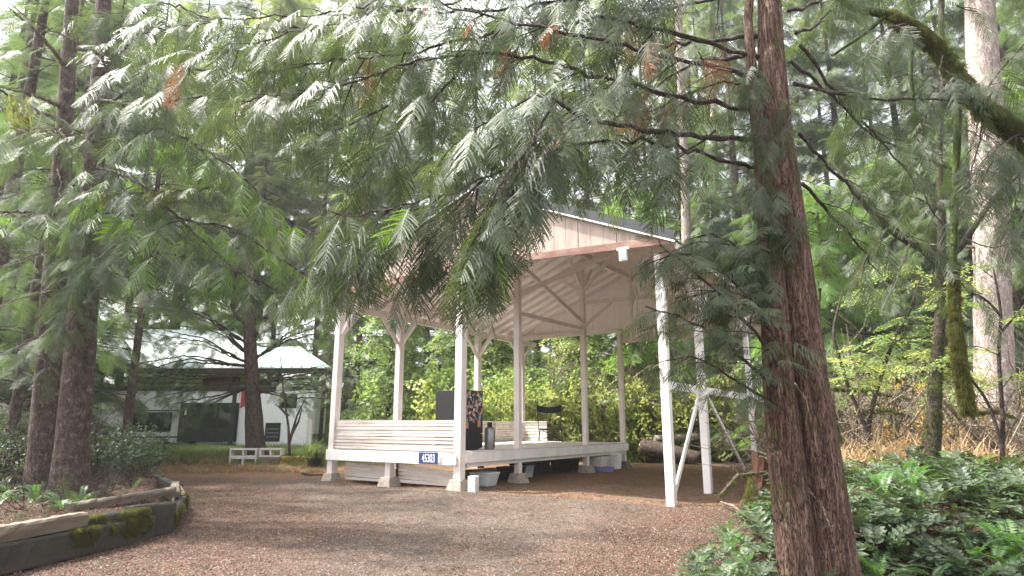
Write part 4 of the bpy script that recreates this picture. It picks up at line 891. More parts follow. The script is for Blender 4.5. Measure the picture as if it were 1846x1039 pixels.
# right-going limbs
for k, (pts, g_) in enumerate(((((1425, 110, 6.1), (1520, 190, 6.4), (1620, 290, 6.7), (1700, 400, 7)), .17), (((1430, 150, 6.1), (1560, 180, 6.2), (1690, 178, 6.4), (1760, 190, 6.6)), .22),
        (((1440, 240, 6.1), (1560, 370, 6.5), (1680, 470, 7), (1790, 560, 7.4)), .17), (((1420, 20, 6.1), (1500, -10, 6.3), (1600, -30, 6.6), (1760, 20, 7)), .2),
        (((1435, 60, 6.2), (1480, 40, 6.4), (1540, -60, 6.8)), .2), (((1445, 330, 6.2), (1530, 420, 6.6), (1590, 500, 7)), .2), (((1440, 80, 6.2), (1560, 240, 7), (1700, 300, 7.6), (1840, 330, 8)), .17))):
    B(*pts, r0=.02, sec=.42, gap=g_ * 1.5, start=.2, sp=.40, hang=.8, droop=.8)

# --- generic conifer
def conifer(name, label, x, y, h, r, nb, kit_, mat='darkbark', zlow=2.5, blen=2.6, sp=.6, gap=.3, lean=0, group=None, alt=None, altp=.1, arc=(0, 360), cat='tree', bare=0, joined=True, droop=.6, hang=.6, top=1.0, seed=None, rings=20):
    global rr_
    if seed is not None: rr_ = np.random.default_rng(seed)
    z0 = float(height(x, y)); t = empty(name, (x, y, z0), 0, label, cat, group); base = np.array([x, y, z0])
    tp = [(x, y, z0 - .2), (x + lean * .1, y, z0 + h * .1), (x + lean * .5, y, z0 + h * .5), (x + lean, y, z0 + h)]
    trunk('trunk', tp, [r * 1.25, r, r * .62, r * .1], mat, t, base, rings, .35, .05, int(abs(x * 10 + y)) + 3)
    m = MB(); spr = Spr()
    for i in range(nb):
        f = (i + rr_.random()) / nb; z = zlow + (h * top - zlow) * f; a = R(rr_.uniform(*arc)); L = blen * (1 - .65 * f) * rr_.uniform(.6, 1.15)
        o = np.array([x + lean * z / h, y, z0 + z]); d = np.array([math.cos(a), math.sin(a), rr_.uniform(-.1, .35)])
        dead = rr_.random() < bare; n = 6; P = [o]
        for j in range(n): d = unit(d + np.array([0, 0, -.10 * droop]) + rr_.normal(0, .05, 3)); P.append(P[-1] + d * L / n)
        r_ = .012 * L + .006; m.tube(np.array(P) - base, np.linspace(r_, .004, n + 1), 4, False)
        if dead:
            for j in range(5):
                q = P[rr_.integers(1, n)]; e = unit(rr_.normal(0, 1, 3)); m.tube([q - base, q - base + e * .25, q - base + e * .45 - UP * .08], [.006, .004, .002], 3, False)
            continue
        s = .18 * L
        while s < L:
            k = min(n - 1, int(s / L * n)); p = P[k] + (P[k + 1] - P[k]) * (s / L * n - k); dd = unit(P[k + 1] - P[k]); hh = unit(np.cross(dd, UP))
            for side in (1, -1):
                kt = alt if alt and rr_.random() < altp else kit_; sc = sp * rr_.uniform(.6, 1.3)
                spr.put(kt, p + rr_.normal(0, .05, 3), unit(dd * .5 + hh * side * rr_.uniform(.4, 1) - UP * hang * rr_.uniform(.1, 1.3)), UP + rr_.normal(0, .35, 3), sc)
            s += gap * rr_.uniform(.6, 1.4)
        spr.put(kit_, P[-1], unit(dd - UP * .3 * hang), UP, sp)
    lb = obj('limbs', m.mesh('limbs', M['twig' if mat != 'palebark' else 'deadtwig']), t); spr.build(lb, base)
    return t, base
# --- left pair of big trunks
p1 = at(72, 885, 11.6); p2 = at(124, 903, 10.8)
for (pp, pts, rad, lab, sd_) in ((p1, ((70, 960, 11.6), (72, 885, 11.6), (85, 700, 11.6), (103, 450, 11.6), (118, 200, 11.6), (130, 0, 11.6), (135, -900, 11.6)), (36, 25, 21, 18, 14, 12, 7), 'straight dark trunked conifer, left of the close pair in the raised bed', 3),
                       (p2, ((122, 975, 10.8), (124, 905, 10.8), (130, 800, 10.8), (146, 620, 10.8), (160, 420, 10.8), (176, 200, 10.8), (187, 0, 10.8), (205, -900, 10.8)), (46, 33, 26, 23, 19, 16, 14, 8), 'thicker reddish trunked cedar, right of the close pair in the raised bed', 4)):
    t = empty('conifer_tree', (float(pp[0]), float(pp[1]), .35), 0, lab, 'tree', 'pair of big trees in the raised bed'); bs = np.array(t.location)
    trunk('trunk', PX_(*pts), np.array(rad) * pp[1] / 1137, 'darkbark', t, bs, 64, .06, .05, sd_)
    if sd_ == 3: lt1, lb1 = t, bs
    else: lt2, lb2 = t, bs
B1 = lambda *pts, **k: bough(lt1, lb1, PX_(*pts), **k)
B2 = lambda *pts, **k: bough(lt2, lb2, PX_(*pts), **k)
B1((120, 120, 11.6), (70, 60, 10.5), (0, 0, 9.5), r0=.05, mat='deadtwig', sec=.6, gap=.8, sp=0.60, kit_='fir', start=.3)
B1((110, 190, 11.6), (60, 170, 10.6), (-20, 150, 9.8), r0=.05, mat='deadtwig', sec=.5, gap=.7, sp=0.60, kit_='fir')
B1((115, 220, 11.5), (40, 185, 10.3), (-40, 140, 9), r0=.045, sec=.8, gap=.28, sp=0.63, kit_='fir', alt='moss', altp=.15, mat='deadtwig')
B1((100, 400, 11.5), (50, 380, 10.3), (-30, 385, 9), r0=.03, sec=.8, gap=.22, sp=0.68, kit_='cedartip', alt='fir', altp=.5, hang=.2)
B1((105, 300, 11.6), (110, 340, 10.7), (95, 390, 10), r0=.02, sec=.6, gap=.2, sp=0.68, kit_='fir', hang=.9)
for z in (230, 330, 450, 520, 600):
    B1((110, z, 11.6), (60, z + 10, 11), (0, z + 30, 10.5), r0=.02, sec=.9, gap=.22, sp=0.63, kit_='fir', mat='deadtwig', hang=.3)
    B1((120, z, 11.6), (170, z + 15, 12), (230, z + 30, 12.4), r0=.02, sec=.8, gap=.26, sp=0.63, kit_='fir', hang=.4)
B2((185, 100, 10.8), (170, 90, 9.5), (60, 40, 8.5), (15, 5, 8), r0=.03, mat='deadtwig', sec=.4, gap=.9, sp=0.45, kit_='cedar')
B2((180, 120, 10.8), (260, 60, 9.8), (300, 30, 9), r0=.03, sec=.6, gap=.2, sp=0.63, hang=.9)
B2((178, 180, 10.8), (230, 190, 9.5), (350, 175, 8.5), (500, 185, 8), (570, 175, 7.6), r0=.035, sec=.8, gap=.16, sp=0.63, hang=.9, start=.2)
B2((172, 250, 10.8), (100, 235, 9), (20, 232, 8), r0=.02, mat='deadtwig', sec=.5, gap=.6, sp=0.52)
B2((165, 345, 10.8), (250, 348, 9.9), (330, 345, 9.2), (385, 337, 8.8), r0=.03, r1=.015, sec=.4, gap=.2, sp=0.45, kit_='cedar', mat='mossbark', alt='moss', altp=.2)
B2((170, 300, 10.8), (240, 320, 9.8), (350, 420, 9.4), (440, 500, 9.2), r0=.03, sec=.85, gap=.16, sp=0.66, alt='cedartip', altp=.3, hang=.7)
B2((172, 260, 10.8), (300, 230, 9.6), (420, 300, 9.3), (520, 400, 9.2), (600, 440, 9), r0=.03, sec=.8, gap=.15, sp=0.66, alt='cedartip', altp=.35, hang=.9, start=.25)
B2((160, 440, 10.8), (260, 450, 10), (380, 470, 9.6), (520, 530, 9.4), r0=.03, sec=.75, gap=.15, sp=0.66, alt='cedartip', altp=.22, hang=.8)
B2((168, 380, 10.8), (300, 390, 10), (420, 410, 9.8), (560, 500, 9.6), r0=.03, sec=.75, gap=.17, sp=0.66, alt='cedartip', altp=.5, hang=.9)
B2((160, 480, 10.8), (230, 500, 10.4), (330, 540, 10.2), r0=.02, sec=.6, gap=.16, sp=0.60, kit_='fir', hang=.6)
B2((175, 200, 10.8), (300, 120, 9.8), (420, 130, 9.3), (540, 230, 9), r0=.03, sec=.8, gap=.16, sp=0.66, hang=.9, alt='cedardead', altp=.04)
B2((182, 60, 10.8), (300, 0, 10), (430, 60, 9.6), r0=.03, sec=.9, gap=.2, sp=0.66, hang=.9)
for q in range(5):
    B2((168 - q * 5, 330 + q * 55, 10.7), (150 - q * 6, 380 + q * 50, 10.1), (140 - q * 8, 420 + q * 45, 9.8), r0=.01, sec=.4, gap=.16, sp=0.48, kit_='fir', hang=.9)
# --- thin trunks in the dark thicket at far left
for k, (px, y, r, lab) in enumerate(((18, 15, .12, 'thin grey spindly conifer at the far left edge'), (55, 17, .10, 'thin mottled conifer behind the straight dark trunk'), (-60, 14, .2, 'dark conifer just beyond the left edge'), (105, 19, .11, 'slender conifer showing between the close pair of trunks'),
                                (225, 21, .14, 'slender conifer behind and right of the close pair'), (-20, 22, .2, 'dense conifer deep in the left thicket'), (35, 19, .13, 'slender dark conifer, third from the left edge'), (82, 23, .15, 'far slim conifer just left of the straight dark trunk'), (-80, 17, .2, 'dense dark conifer outside the left edge'))):
    p = at(px, 800, y); conifer('conifer_tree', lab, float(p[0]), y, 17, r, 60, 'fir', zlow=.8 if px < 200 else 6.5, blen=2.1, sp=.5, gap=.24, group='thicket of thin conifers at the left', bare=.45 if y < 18 else .15, seed=40 + k, joined=True)
# --- conifer in front of the trailer
p = at(458, 800, 25); z0 = float(height(p[0], 25)); t = empty('conifer_tree', (float(p[0]), 25, z0), 0, 'lone conifer with arching bare lower limbs in front of the trailer', 'tree'); bs = np.array(t.location)
trunk('trunk', PX_((462, 830, 25), (460, 800, 25), (455, 700, 25), (450, 600, 25), (452, 500, 25), (453, 380, 25)), np.array([22, 16, 13, 11, 8, 3]) * 25 / 1137, 'darkbark', t, bs, 32, .15, .06, 8)
rr_ = np.random.default_rng(5)
for (a, c_, e) in (((446, 655), (370, 610), (270, 590)), ((446, 660), (340, 640), (215, 660)), ((448, 640), (400, 590), (330, 565)), ((455, 650), (520, 600), (600, 560)), ((455, 690), (540, 670), (610, 650)), ((446, 690), (350, 690), (230, 690)),
                 ((450, 700), (520, 705), (590, 690)), ((447, 620), (360, 560), (250, 540)), ((452, 610), (520, 550), (570, 530)), ((446, 700), (380, 715), (300, 730)), ((447, 675), (330, 672), (190, 640)), ((450, 590), (400, 540), (310, 510)), ((450, 585), (500, 530), (600, 500))):
    for k in range(3):
        yy = 25 + rr_.uniform(-2.2, 1.5); bough(t, bs, PX_((*a, 25), (c_[0], c_[1] + k * 6, (25 + yy) / 2), (e[0] + k * 20, e[1] + k * 14, yy)), r0=.05, r1=.01, sec=1.0, gap=.34, sp=.5, kit_='firfar', hang=.3, droop=.4, dens=.5, start=.35)
# --- thin bare sapling right of it
t = empty('sapling', tuple(at(522, 822, 23.5)), 0, 'thin bare forked sapling in front of the white trailer end', 'sapling'); bs = np.array(t.location)
m = MB()
for pts in (((522, 822), (520, 770), (510, 700), (505, 640)), ((521, 800), (535, 750), (552, 715)), ((522, 790), (538, 760), (545, 735)), ((519, 750), (505, 735), (495, 728))): m.tube([at(*q, 23.5) - bs for q in pts], np.linspace(.06, .012, len(pts)), 5)
obj('stem', m.mesh('stem', M['twig']), t)
# --- background forest: (px at y 700, distance, height, radius, kit, ...)
BGT = []
for q in ((400, 50, 46), (480, 54, 50), (560, 48, 44), (640, 45, 42), (700, 52, 47), (290, 50, 46), (440, 44, 36)): BGT.append((*q, 'firfar', .4, 'tall bare stemmed hemlock with high crown filling the sky at the upper left, px'))
for k, (px, y, h, kt) in enumerate([(640, 41, 24, 'cedarfar'), (700, 31, 9, 'leafg'), (765, 42, 27, 'cedarfar'), (835, 33, 10, 'leafg'), (850, 44, 32, 'firfar'), (905, 33, 8, 'leafy'), (970, 42, 30, 'cedarfar'), (1045, 32, 8, 'leafy'),
        (1070, 43, 33, 'firfar'), (1150, 32, 14, 'cedarlit'), (1185, 42, 32, 'cedarfar'), (1250, 42, 33, 'firfar'), (1310, 34, 15, 'cedarfar'), (1360, 36, 30, 'firfar'), (1425, 29, 12, 'firfar'), (1470, 34, 27, 'cedarfar'), (1515, 24, 11, 'cedarlit'), (1570, 33, 29, 'firfar'),
        (1640, 27, 14, 'cedarfar'), (1690, 35, 31, 'firfar'), (1745, 25, 13, 'firfar'), (1800, 31, 28, 'cedarfar'), (1870, 23, 15, 'cedarfar'), (1930, 30, 27, 'firfar'), (2020, 26, 22, 'firfar'),
        (300, 46, 30, 'firfar'), (400, 49, 24, 'cedarlit'), (205, 42, 34, 'cedarfar'), (110, 33, 28, 'firfar'), (20, 28, 25, 'firfar'), (-90, 23, 21, 'firfar'), (480, 46, 20, 'cedarlit'), (350, 56, 22, 'cedarlit'), (60, 21, 18, 'firfar'),
        (740, 48, 26, 'firfar'), (910, 50, 36, 'cedarlit'), (1010, 47, 37, 'firfar'), (1130, 50, 40, 'cedarfar'), (1300, 48, 40, 'firfar'), (1420, 47, 38, 'cedarfar'), (1540, 48, 40, 'firfar'), (1640, 46, 38, 'cedarfar'), (1760, 45, 38, 'firfar'), (1880, 44, 38, 'firfar'),
        (560, 52, 24, 'firfar'), (620, 60, 30, 'cedarfar'), (240, 60, 40, 'firfar'), (80, 50, 40, 'firfar'), (-40, 44, 36, 'firfar'), (420, 62, 30, 'firfar'), (820, 60, 36, 'firfar')]):
    BGT.append((px, y, h, kt, .012 * h + .06, ''))
nm = {'firfar': 'dark green hemlock standing in the forest behind the clearing', 'cedarfar': 'drooping cedar standing in the forest behind the clearing', 'leafy': 'small yellow green broadleaf tree behind the pavilion', 'leafg': 'small mid green broadleaf tree behind the pavilion', 'cedarlit': 'bright green young cedar lit from behind in the forest'}
LM = [(-200, 'beyond the left thicket'), (60, 'behind the straight dark trunk'), (200, 'behind the left end of the trailer'), (360, 'behind the middle of the trailer'), (450, 'behind the lone conifer'), (530, 'behind the right end of the trailer shelter'), (640, 'behind the left corner post of the pavilion'), (760, 'behind the plank half wall'), (860, 'behind the refrigerator'), (960, 'behind the second deck post'), (1060, 'behind the camp chair'), (1150, 'behind the far end of the deck'), (1240, 'behind the pale twin trunks'), (1340, 'behind the rail frame'), (1450, 'behind the big cedar trunk'), (1560, 'behind the vine maple'), (1690, 'behind the forked tree'), (1790, 'behind the massive pale trunk'), (1900, 'at the right edge beyond the pale trunk')]
used = set()
def treelabel(kt, px, y, h):
    base = {'firfar': 'hemlock', 'cedarfar': 'drooping cedar', 'leafy': 'yellow green broadleaf tree', 'leafg': 'mid green broadleaf tree', 'cedarlit': 'bright green cedar'}[kt]
    where = min(LM, key=lambda q: abs(q[0] - px))[1]; size = 'low' if h < 16 else ('tall' if h < 32 else 'towering')
    for pre in ('', 'nearer ', 'farther ', 'narrow ', 'denser ', 'dark '):
        l = '%s%s %s %s' % (pre, size, base, where)
        if l not in used: used.add(l); return l
    return l
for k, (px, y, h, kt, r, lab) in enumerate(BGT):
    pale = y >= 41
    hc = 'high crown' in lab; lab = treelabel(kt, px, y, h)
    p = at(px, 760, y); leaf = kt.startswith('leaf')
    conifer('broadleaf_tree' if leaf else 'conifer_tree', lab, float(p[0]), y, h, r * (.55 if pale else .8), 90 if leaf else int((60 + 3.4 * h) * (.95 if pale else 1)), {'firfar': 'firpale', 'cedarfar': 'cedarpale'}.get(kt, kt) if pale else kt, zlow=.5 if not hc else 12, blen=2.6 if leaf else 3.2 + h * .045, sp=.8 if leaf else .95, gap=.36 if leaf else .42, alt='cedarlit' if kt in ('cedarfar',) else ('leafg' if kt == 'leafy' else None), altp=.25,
            group='forest trees behind the clearing', seed=100 + k, mat='darkbark', hang=.7, droop=.7, rings=12)
# --- pale bare alder trunks behind the pavilion roof and the big pale trunk at the right
for k, (px, py0, px1, y, r, lab) in enumerate(((1243, 700, 1222, 34, .27, 'pale grey bare trunk rising behind the right end of the roof, left of its twin'), (1290, 700, 1283, 37, .24, 'pale grey bare trunk rising behind the roof, right of its twin'), (1795, 800, 1765, 15, .42, 'massive pale trunk near the right edge'))):
    p = at(px, py0, y); z0 = float(height(p[0], y)); t = empty('pale_tree', (float(p[0]), float(y), z0), 0, lab, 'tree'); bs = np.array(t.location)
    q = at(px1, 0, y); q2 = q + (q - p) * 1.0
    trunk('trunk', [(p[0], y, z0 - .3), p, (p + q) / 2 + [.1, 0, 0], q, q2], [r * 1.3, r, r * .9, r * .8, r * .4], 'palebark', t, bs, 32, .2, .06, 20 + k)
    rr_ = np.random.default_rng(60 + k)
    for j in range(16):
        f = rr_.uniform(.25, 1.5); o = p + (q - p) * f; dd = unit([rr_.choice([-1, 1]), rr_.uniform(-.5, .2), rr_.uniform(.1, .5)])
        bough(t, bs, [o, o + dd * 1.2, o + dd * 2.2 + UP * .2], r0=.05, sec=.8, gap=.5, sp=.6, kit_='firfar', mat='deadtwig', dens=.5)
# --- dark forked sapling tree with mossy foot
def handtree(name, label, y, stems, mat, cat='tree', seg=14, group=None):
    q = at(*stems[0][0][0], y); t = empty(name, (float(q[0]), y, float(q[2])), 0, label, cat, group); bs = np.array(t.location)
    for i, (pts, rad) in enumerate(stems):
        dy = 0; P = [at(a[0], a[1], y + (a[2] if len(a) > 2 else 0)) for a in pts]; trunk('trunk' if i == 0 else 'limb', P, np.array(rad) * y / 1137, mat, t, bs, seg, .08, .06, i + int(y))
    return t, bs
ft, fb = handtree('forked_tree', 'slim dark mossy tree forking into a wide fork, right of the big cedar', 9.5, [(((1672, 840), (1683, 780), (1686, 680), (1695, 580), (1697, 465)), (17, 13, 10, 9, 8)), (((1697, 470), (1660, 448), (1620, 428), (1580, 395), (1540, 345), (1490, 280, .5)), (7, 6, 5, 5, 4, 3)),
      (((1698, 468), (1730, 450), (1752, 415), (1790, 360), (1850, 300)), (7, 6, 5, 4, 3)), (((1697, 465), (1698, 380), (1692, 280), (1700, 150), (1695, -60)), (8, 7, 6, 5, 4))], 'darkmoss')
n_ = 900; t_ = rng.random(n_) ** 1.6; xs = np.interp(t_, [0, .5, 1], [1674, 1685, 1692]); ys = 835 - 230 * t_; P = np.array([at(a, b_, 9.5) for a, b_ in zip(xs, ys)]); off = rng.normal(0, 1, (n_, 3)); off[:, 2] *= .2; off /= np.linalg.norm(off, axis=1)[:, None]
spread('moss', 'moss', P + off * (.115 - .04 * t_)[:, None], flatrot(n_, .3), rng.uniform(.03, .07, n_), ft, base=fb)
rr_ = np.random.default_rng(12)
for pts in (((1600, 410), (1560, 470), (1530, 520)), ((1692, 300), (1620, 260), (1560, 280)), ((1698, 380), (1640, 350), (1590, 340)), ((1790, 360), (1820, 420), (1850, 470)), ((1695, 240), (1750, 230), (1800, 280)), ((1690, 160), (1640, 130), (1580, 150)), ((1740, 430), (1790, 450), (1840, 430)), ((1640, 440), (1620, 500), (1600, 540))):
    bough(ft, fb, [at(a, b_, 9.4 + i * -.25) for i, (a, b_) in enumerate(pts)], r0=.014, sec=.5, gap=.16, sp=.34, kit_='cedar', hang=.9, droop=.9)
mt, mb_ = handtree('leaning_maple', 'thick mossy limb arching from the top right with a broken mossy stub hanging down', 6.9, [(((1460, -60), (1530, 15), (1600, 25), (1650, 45), (1690, 85), (1725, 140), (1765, 190), (1830, 235), (1940, 330), (2030, 600)), (4, 6, 9, 12, 15, 17, 19, 22, 27, 34)),
      (((1728, 165), (1724, 300), (1718, 480), (1722, 560), (1732, 640), (1744, 715), (1748, 750)), (7, 6, 6, 8, 10, 11, 7)), (((1600, 25), (1560, 60), (1500, 100)), (5, 4, 3)), (((1650, 45), (1640, 120), (1652, 220)), (5, 4, 3))], 'mossbark', seg=24)
n_ = 1300; t_ = rng.random(n_); xs = np.interp(t_, [0, .25, .5, .75, 1], [1718, 1720, 1724, 1733, 1746]); ys = 470 + 275 * t_; P = np.array([at(a, b_, 6.9) for a, b_ in zip(xs, ys)])
off = rng.normal(0, 1, (n_, 3)); off[:, 2] *= .2; off /= np.linalg.norm(off, axis=1)[:, None]; spread('moss', 'moss', P + off * (.035 + .03 * t_)[:, None], flatrot(n_, .3), rng.uniform(.04, .09, n_), mt, base=mb_)
n_ = 1600; t_ = rng.random(n_); xs = np.interp(t_, [0, .3, .6, 1], [1600, 1690, 1765, 1850]); ys = np.interp(t_, [0, .3, .6, 1], [25, 85, 190, 250]); P = np.array([at(a, b_, 6.9) for a, b_ in zip(xs, ys)])
off = rng.normal(0, 1, (n_, 3)); off /= np.linalg.norm(off, axis=1)[:, None]; spread('moss', 'moss', P + off * (.085 + .05 * t_)[:, None], flatrot(n_, .4), rng.uniform(.04, .11, n_), mt, base=mb_)
for pts in (((1700, 90), (1690, 160), (1660, 240)), ((1780, 200), (1760, 280), (1740, 340)), ((1830, 235), (1840, 330), (1820, 400)), ((1760, 190), (1800, 130), (1846, 80)), ((1846, 240), (1800, 260), (1770, 330)), ((1640, 40), (1600, 50), (1570, 80)), ((1760, 180), (1740, 150), (1715, 145))):
    bough(mt, mb_, [at(a, b_, 6.85 - i * .25) for i, (a, b_) in enumerate(pts)], r0=.012, sec=.35, gap=.14, sp=.42, kit_='cedar', hang=.9, droop=.8)
st_, sb_ = handtree('sapling', 'thin dark curved stem just right of the big cedar trunk', 8.5, [(((1515, 800), (1500, 740), (1482, 650), (1472, 590), (1478, 520)), (5, 4.5, 4, 3.5, 3))], 'mossbark', 'sapling', 8)
sp_, spb = handtree('sapling', 'thin leafy maple sapling near the right edge, in front of the pale trunk', 9.5, [(((1806, 860), (1808, 760), (1800, 640), (1805, 560), (1790, 480)), (4, 3.5, 3, 2.5, 1.5)), (((1806, 800), (1780, 720), (1740, 670), (1690, 655)), (3, 2.5, 2, 1)), (((1803, 600), (1840, 560), (1870, 520)), (2.5, 2, 1)), (((1805, 570), (1770, 530), (1720, 520)), (2.5, 2, 1))], 'twig', 'sapling', 8)
for pts in (((1800, 640), (1760, 620), (1710, 640)), ((1740, 670), (1690, 650), (1640, 660)), ((1770, 530), (1720, 510), (1690, 530)), ((1790, 500), (1750, 470), (1720, 490)), ((1803, 600), (1840, 560), (1870, 540)), ((1806, 700), (1830, 670), (1860, 690))):
    bough(sp_, spb, [at(a, b_, 9.5 - i * .15) for i, (a, b_) in enumerate(pts)], r0=.008, sec=.3, gap=.12, sp=.28, kit_='leafy', alt='leafg', altp=.5, hang=.15, droop=.2)
vm, vb = handtree('vine_maple', 'spreading vine maple with yellow green leaves behind the forked tree', 12, [(((1560, 830), (1570, 740), (1600, 640), (1640, 560), (1660, 500)), (5, 4, 3.5, 3, 2)), (((1565, 780), (1530, 700), (1500, 600), (1520, 520)), (4, 3, 2.5, 2))], 'twig', 'tree', 8)
for k in range(26):
    a, b_ = rr_.uniform(1490, 1760), rr_.uniform(470, 700); bough(vm, vb, [at(a, b_, 12 + rr_.uniform(-1, 1)), at(a + rr_.uniform(-40, 40), b_ - 8, 12), at(a + rr_.uniform(-70, 70), b_ + 4, 11.8)], r0=.008, sec=.4, gap=.2, sp=.34, kit_='leafg' if k % 3 else 'leafy', alt='leafy', altp=.3, hang=.1, droop=.2)
# --- fallen mossy and dead branches on the right
for k, (pts, r, y, mt_, lab) in enumerate(((((1500, 700), (1560, 705), (1640, 720)), .06, 14, 'mossbark', 'horizontal mossy branch in the brush beyond the big cedar'), (((1540, 745), (1600, 740), (1680, 760)), .05, 13, 'mossbark', 'lower mossy branch lying in the brown brush'),
        (((1500, 560), (1540, 590), (1580, 650)), .03, 13, 'deadtwig', 'pale dead branch slanting down behind the big cedar'), (((1700, 720), (1760, 790), (1846, 830)), .035, 11, 'deadtwig', 'long dead branch slanting down to the right edge'), (((1780, 860), (1820, 800), (1860, 720)), .02, 10, 'deadtwig', 'pale thin stick leaning at the right edge'),
        (((1620, 790), (1660, 740), (1690, 700)), .02, 12, 'deadtwig', 'thin pale stick leaning beside the forked tree'), (((1050, 760), (1110, 700), (1180, 600)), .06, 29, 'deadtwig', 'dead grey branch leaning behind the deck'), (((1240, 740), (1290, 690), (1330, 640)), .03, 22, 'deadtwig', 'bent dead cane behind the rail'),
        (((1300, 770), (1310, 700), (1290, 640)), .03, 20, 'deadtwig', 'upright dead cane behind the rail'), (((1760, 745), (1800, 740), (1846, 760)), .03, 12, 'mossbark', 'short mossy branch in the brush at the right edge'))):
    logthing('fallen_branch', [at(a, b_, y + i * .3) for i, (a, b_) in enumerate(pts)], [r, r * .8, r * .4], mt_, lab, 'branch', seg=8, moss=200 if mt_ == 'mossbark' else 0)

# ------------------------------------------------------------------ undergrowth
def spreadxy(name, kt, n, x0, x1, y0, y1, s0, s1, cond=None, dz=0, tilt=.25, label='', cat='', fl=1, zsp=0):
    x, y = pick(n, x0, x1, y0, y1, cond); k = len(x)
    sc = rng.uniform(s0, s1, k); S3 = np.stack([sc, sc, sc * fl], 1)
    z = height(x, y) + dz + (rng.random(k) * zsp if zsp else 0)
    return spread(name, kt, np.stack([x, y, z], 1), flatrot(k, tilt), S3, label=label, cat=cat)
inpav = lambda x, y: ((x - PA[0]) * PX[0] + (y - PA[1]) * PX[1] > -10.6) & ((x - PA[0]) * PX[0] + (y - PA[1]) * PX[1] < .5) & ((x - PA[0]) * PY[0] + (y - PA[1]) * PY[1] > -.8) & ((x - PA[0]) * PY[0] + (y - PA[1]) * PY[1] < 11.2)
spreadxy('grass', 'grass', 9000, -22, -4, 23.5, 36, .18, .5, lambda x, y: ~inpav(x, y) & ((y > 25.5 - .35 * (x + 6) * 0) | (rng.random(len(x)) < .25)), label='short grass and weeds between the driveway and the trailer', cat='grass')
spreadxy('dry_grass', 'drygrass', 6000, -20, -4, 21.5, 33, .10, .3, lambda x, y: ~inpav(x, y), label='dry tan grass along the back edge of the driveway', cat='grass')
spreadxy('dry_grass', 'drygrass', 9000, 5, 24, 10, 30, .3, .9, lambda x, y: (x > XR(y) + 1.2) & ~inpav(x, y), label='dry tan and orange stalks in the brush on the right', cat='grass')
spreadxy('brush', 'tangle', 2600, 4, 26, 11.5, 32, .8, 2.0, lambda x, y: (x > XR(y) + 1.6) & ~inpav(x, y), tilt=.5, label='tangle of dead grey twigs filling the brush on the right', cat='brush')
spreadxy('brush', 'tangle', 620, 6, 24, 12.5, 26, .9, 2.2, lambda x, y: (x > XR(y) + 2.2) & ~inpav(x, y), tilt=.9, zsp=1.5, label='taller tangle of dead twigs and canes standing on the right', cat='brush')
spreadxy('brush', 'darktangle', 500, -22, -9, 12, 20, .7, 1.6, lambda x, y: x < XL(y) - 1.6, tilt=.5, label='dark twiggy brush under the trees at the left', cat='brush')
spreadxy('brush', 'tangle', 120, 1.5, 11, 28.5, 31, 1.2, 2.6, lambda x, y: ~inpav(x, y), tilt=.7, zsp=3.4, label='pale dead twigs hanging through the shrubs behind the deck', cat='brush')
spreadxy('underbrush', 'leafy', 2300, -4, 16, 27.5, 33, .5, 1.2, lambda x, y: ~inpav(x, y), tilt=.8, zsp=3.2, label='yellow green leafy shrubs massed behind the pavilion', cat='shrubs')
spreadxy('underbrush', 'leafg', 2200, -7, 20, 28, 35, .6, 1.3, lambda x, y: ~inpav(x, y), tilt=.8, zsp=4.2, label='mid green leafy shrubs massed behind the pavilion', cat='shrubs')
spreadxy('underbrush', 'leafg', 1300, 7, 24, 13.5, 28, .35, .8, lambda x, y: (x > XR(y) + 2.5) & ~inpav(x, y), tilt=.8, zsp=2.4, label='loose green leafy brush among the twigs on the right', cat='shrubs')
spreadxy('autumn_leaves', 'leafo', 380, 8, 22, 13, 24, .25, .6, lambda x, y: x > XR(y) + 4, tilt=.9, zsp=2.2, label='sparse orange brown dying leaves through the brush at the right', cat='leaves')
spreadxy('autumn_shrub', 'leafo', 260, 7.6, 9.6, 13.2, 14.6, .25, .45, None, tilt=.8, zsp=.6, dz=.45, label='patch of orange yellow autumn leaves above the ferns', cat='shrub')
spreadxy('ground_cover', 'fir', 420, -13, -5.6, 7.5, 15, .14, .34, lambda x, y: (x < XL(y) - .45) & (np.abs(x) < y * .9 + .5), tilt=.9, dz=.02, label='fallen fir sprigs and low greenery on the raised bed soil', cat='ground cover')
spreadxy('dead_brush', 'darktangle', 260, -13, -5.8, 8.5, 16, .2, .6, lambda x, y: (x < XL(y) - .4), tilt=.3, label='dark dead twigs lying on the raised bed', cat='twigs')
spreadxy('ground_cover', 'salal', 900, -17, -9, 16, 23, .4, .8, lambda x, y: x < XL(y) - .3, tilt=.5, zsp=.5, label='low glossy green ground cover behind the left pair of trees', cat='shrubs')
# individual shrubs (blurred bush behind the raised bed)
def bushmesh(seed, nleaf, rad, hgt, L):
    r = np.random.default_rng(seed); V = []; F = []
    for i in range(nleaf):
        u_ = unit(r.normal(0, 1, 3)); q = r.random() ** .4; p = np.array([u_[0] * rad * q, u_[1] * rad * q, hgt * .5 + u_[2] * hgt * .5 * q]) * (1 + .15 * math.sin(u_[0] * 5 + seed))
        d = unit(u_ * [1, 1, .3] + r.normal(0, .5, 3)); n = unit(UP + r.normal(0, .5, 3)); n = unit(n - d * (n @ d)); rhomb(V, F, p, d, n, L * r.uniform(.7, 1.4), L * .42)
    return mesh_from('foliage', V, F, M['gloss'])
def stemmesh(seed, rad, hgt):
    r = np.random.default_rng(seed); m = MB()
    for i in range(9): a = r.uniform(0, 6.28); m.tube([(0, 0, -.05), (rad * .3 * math.cos(a), rad * .3 * math.sin(a), hgt * .5), (rad * .7 * math.cos(a), rad * .7 * math.sin(a), hgt * .85)], [.014, .009, .003], 4, False)
    return m.mesh('stem', M['twig'])
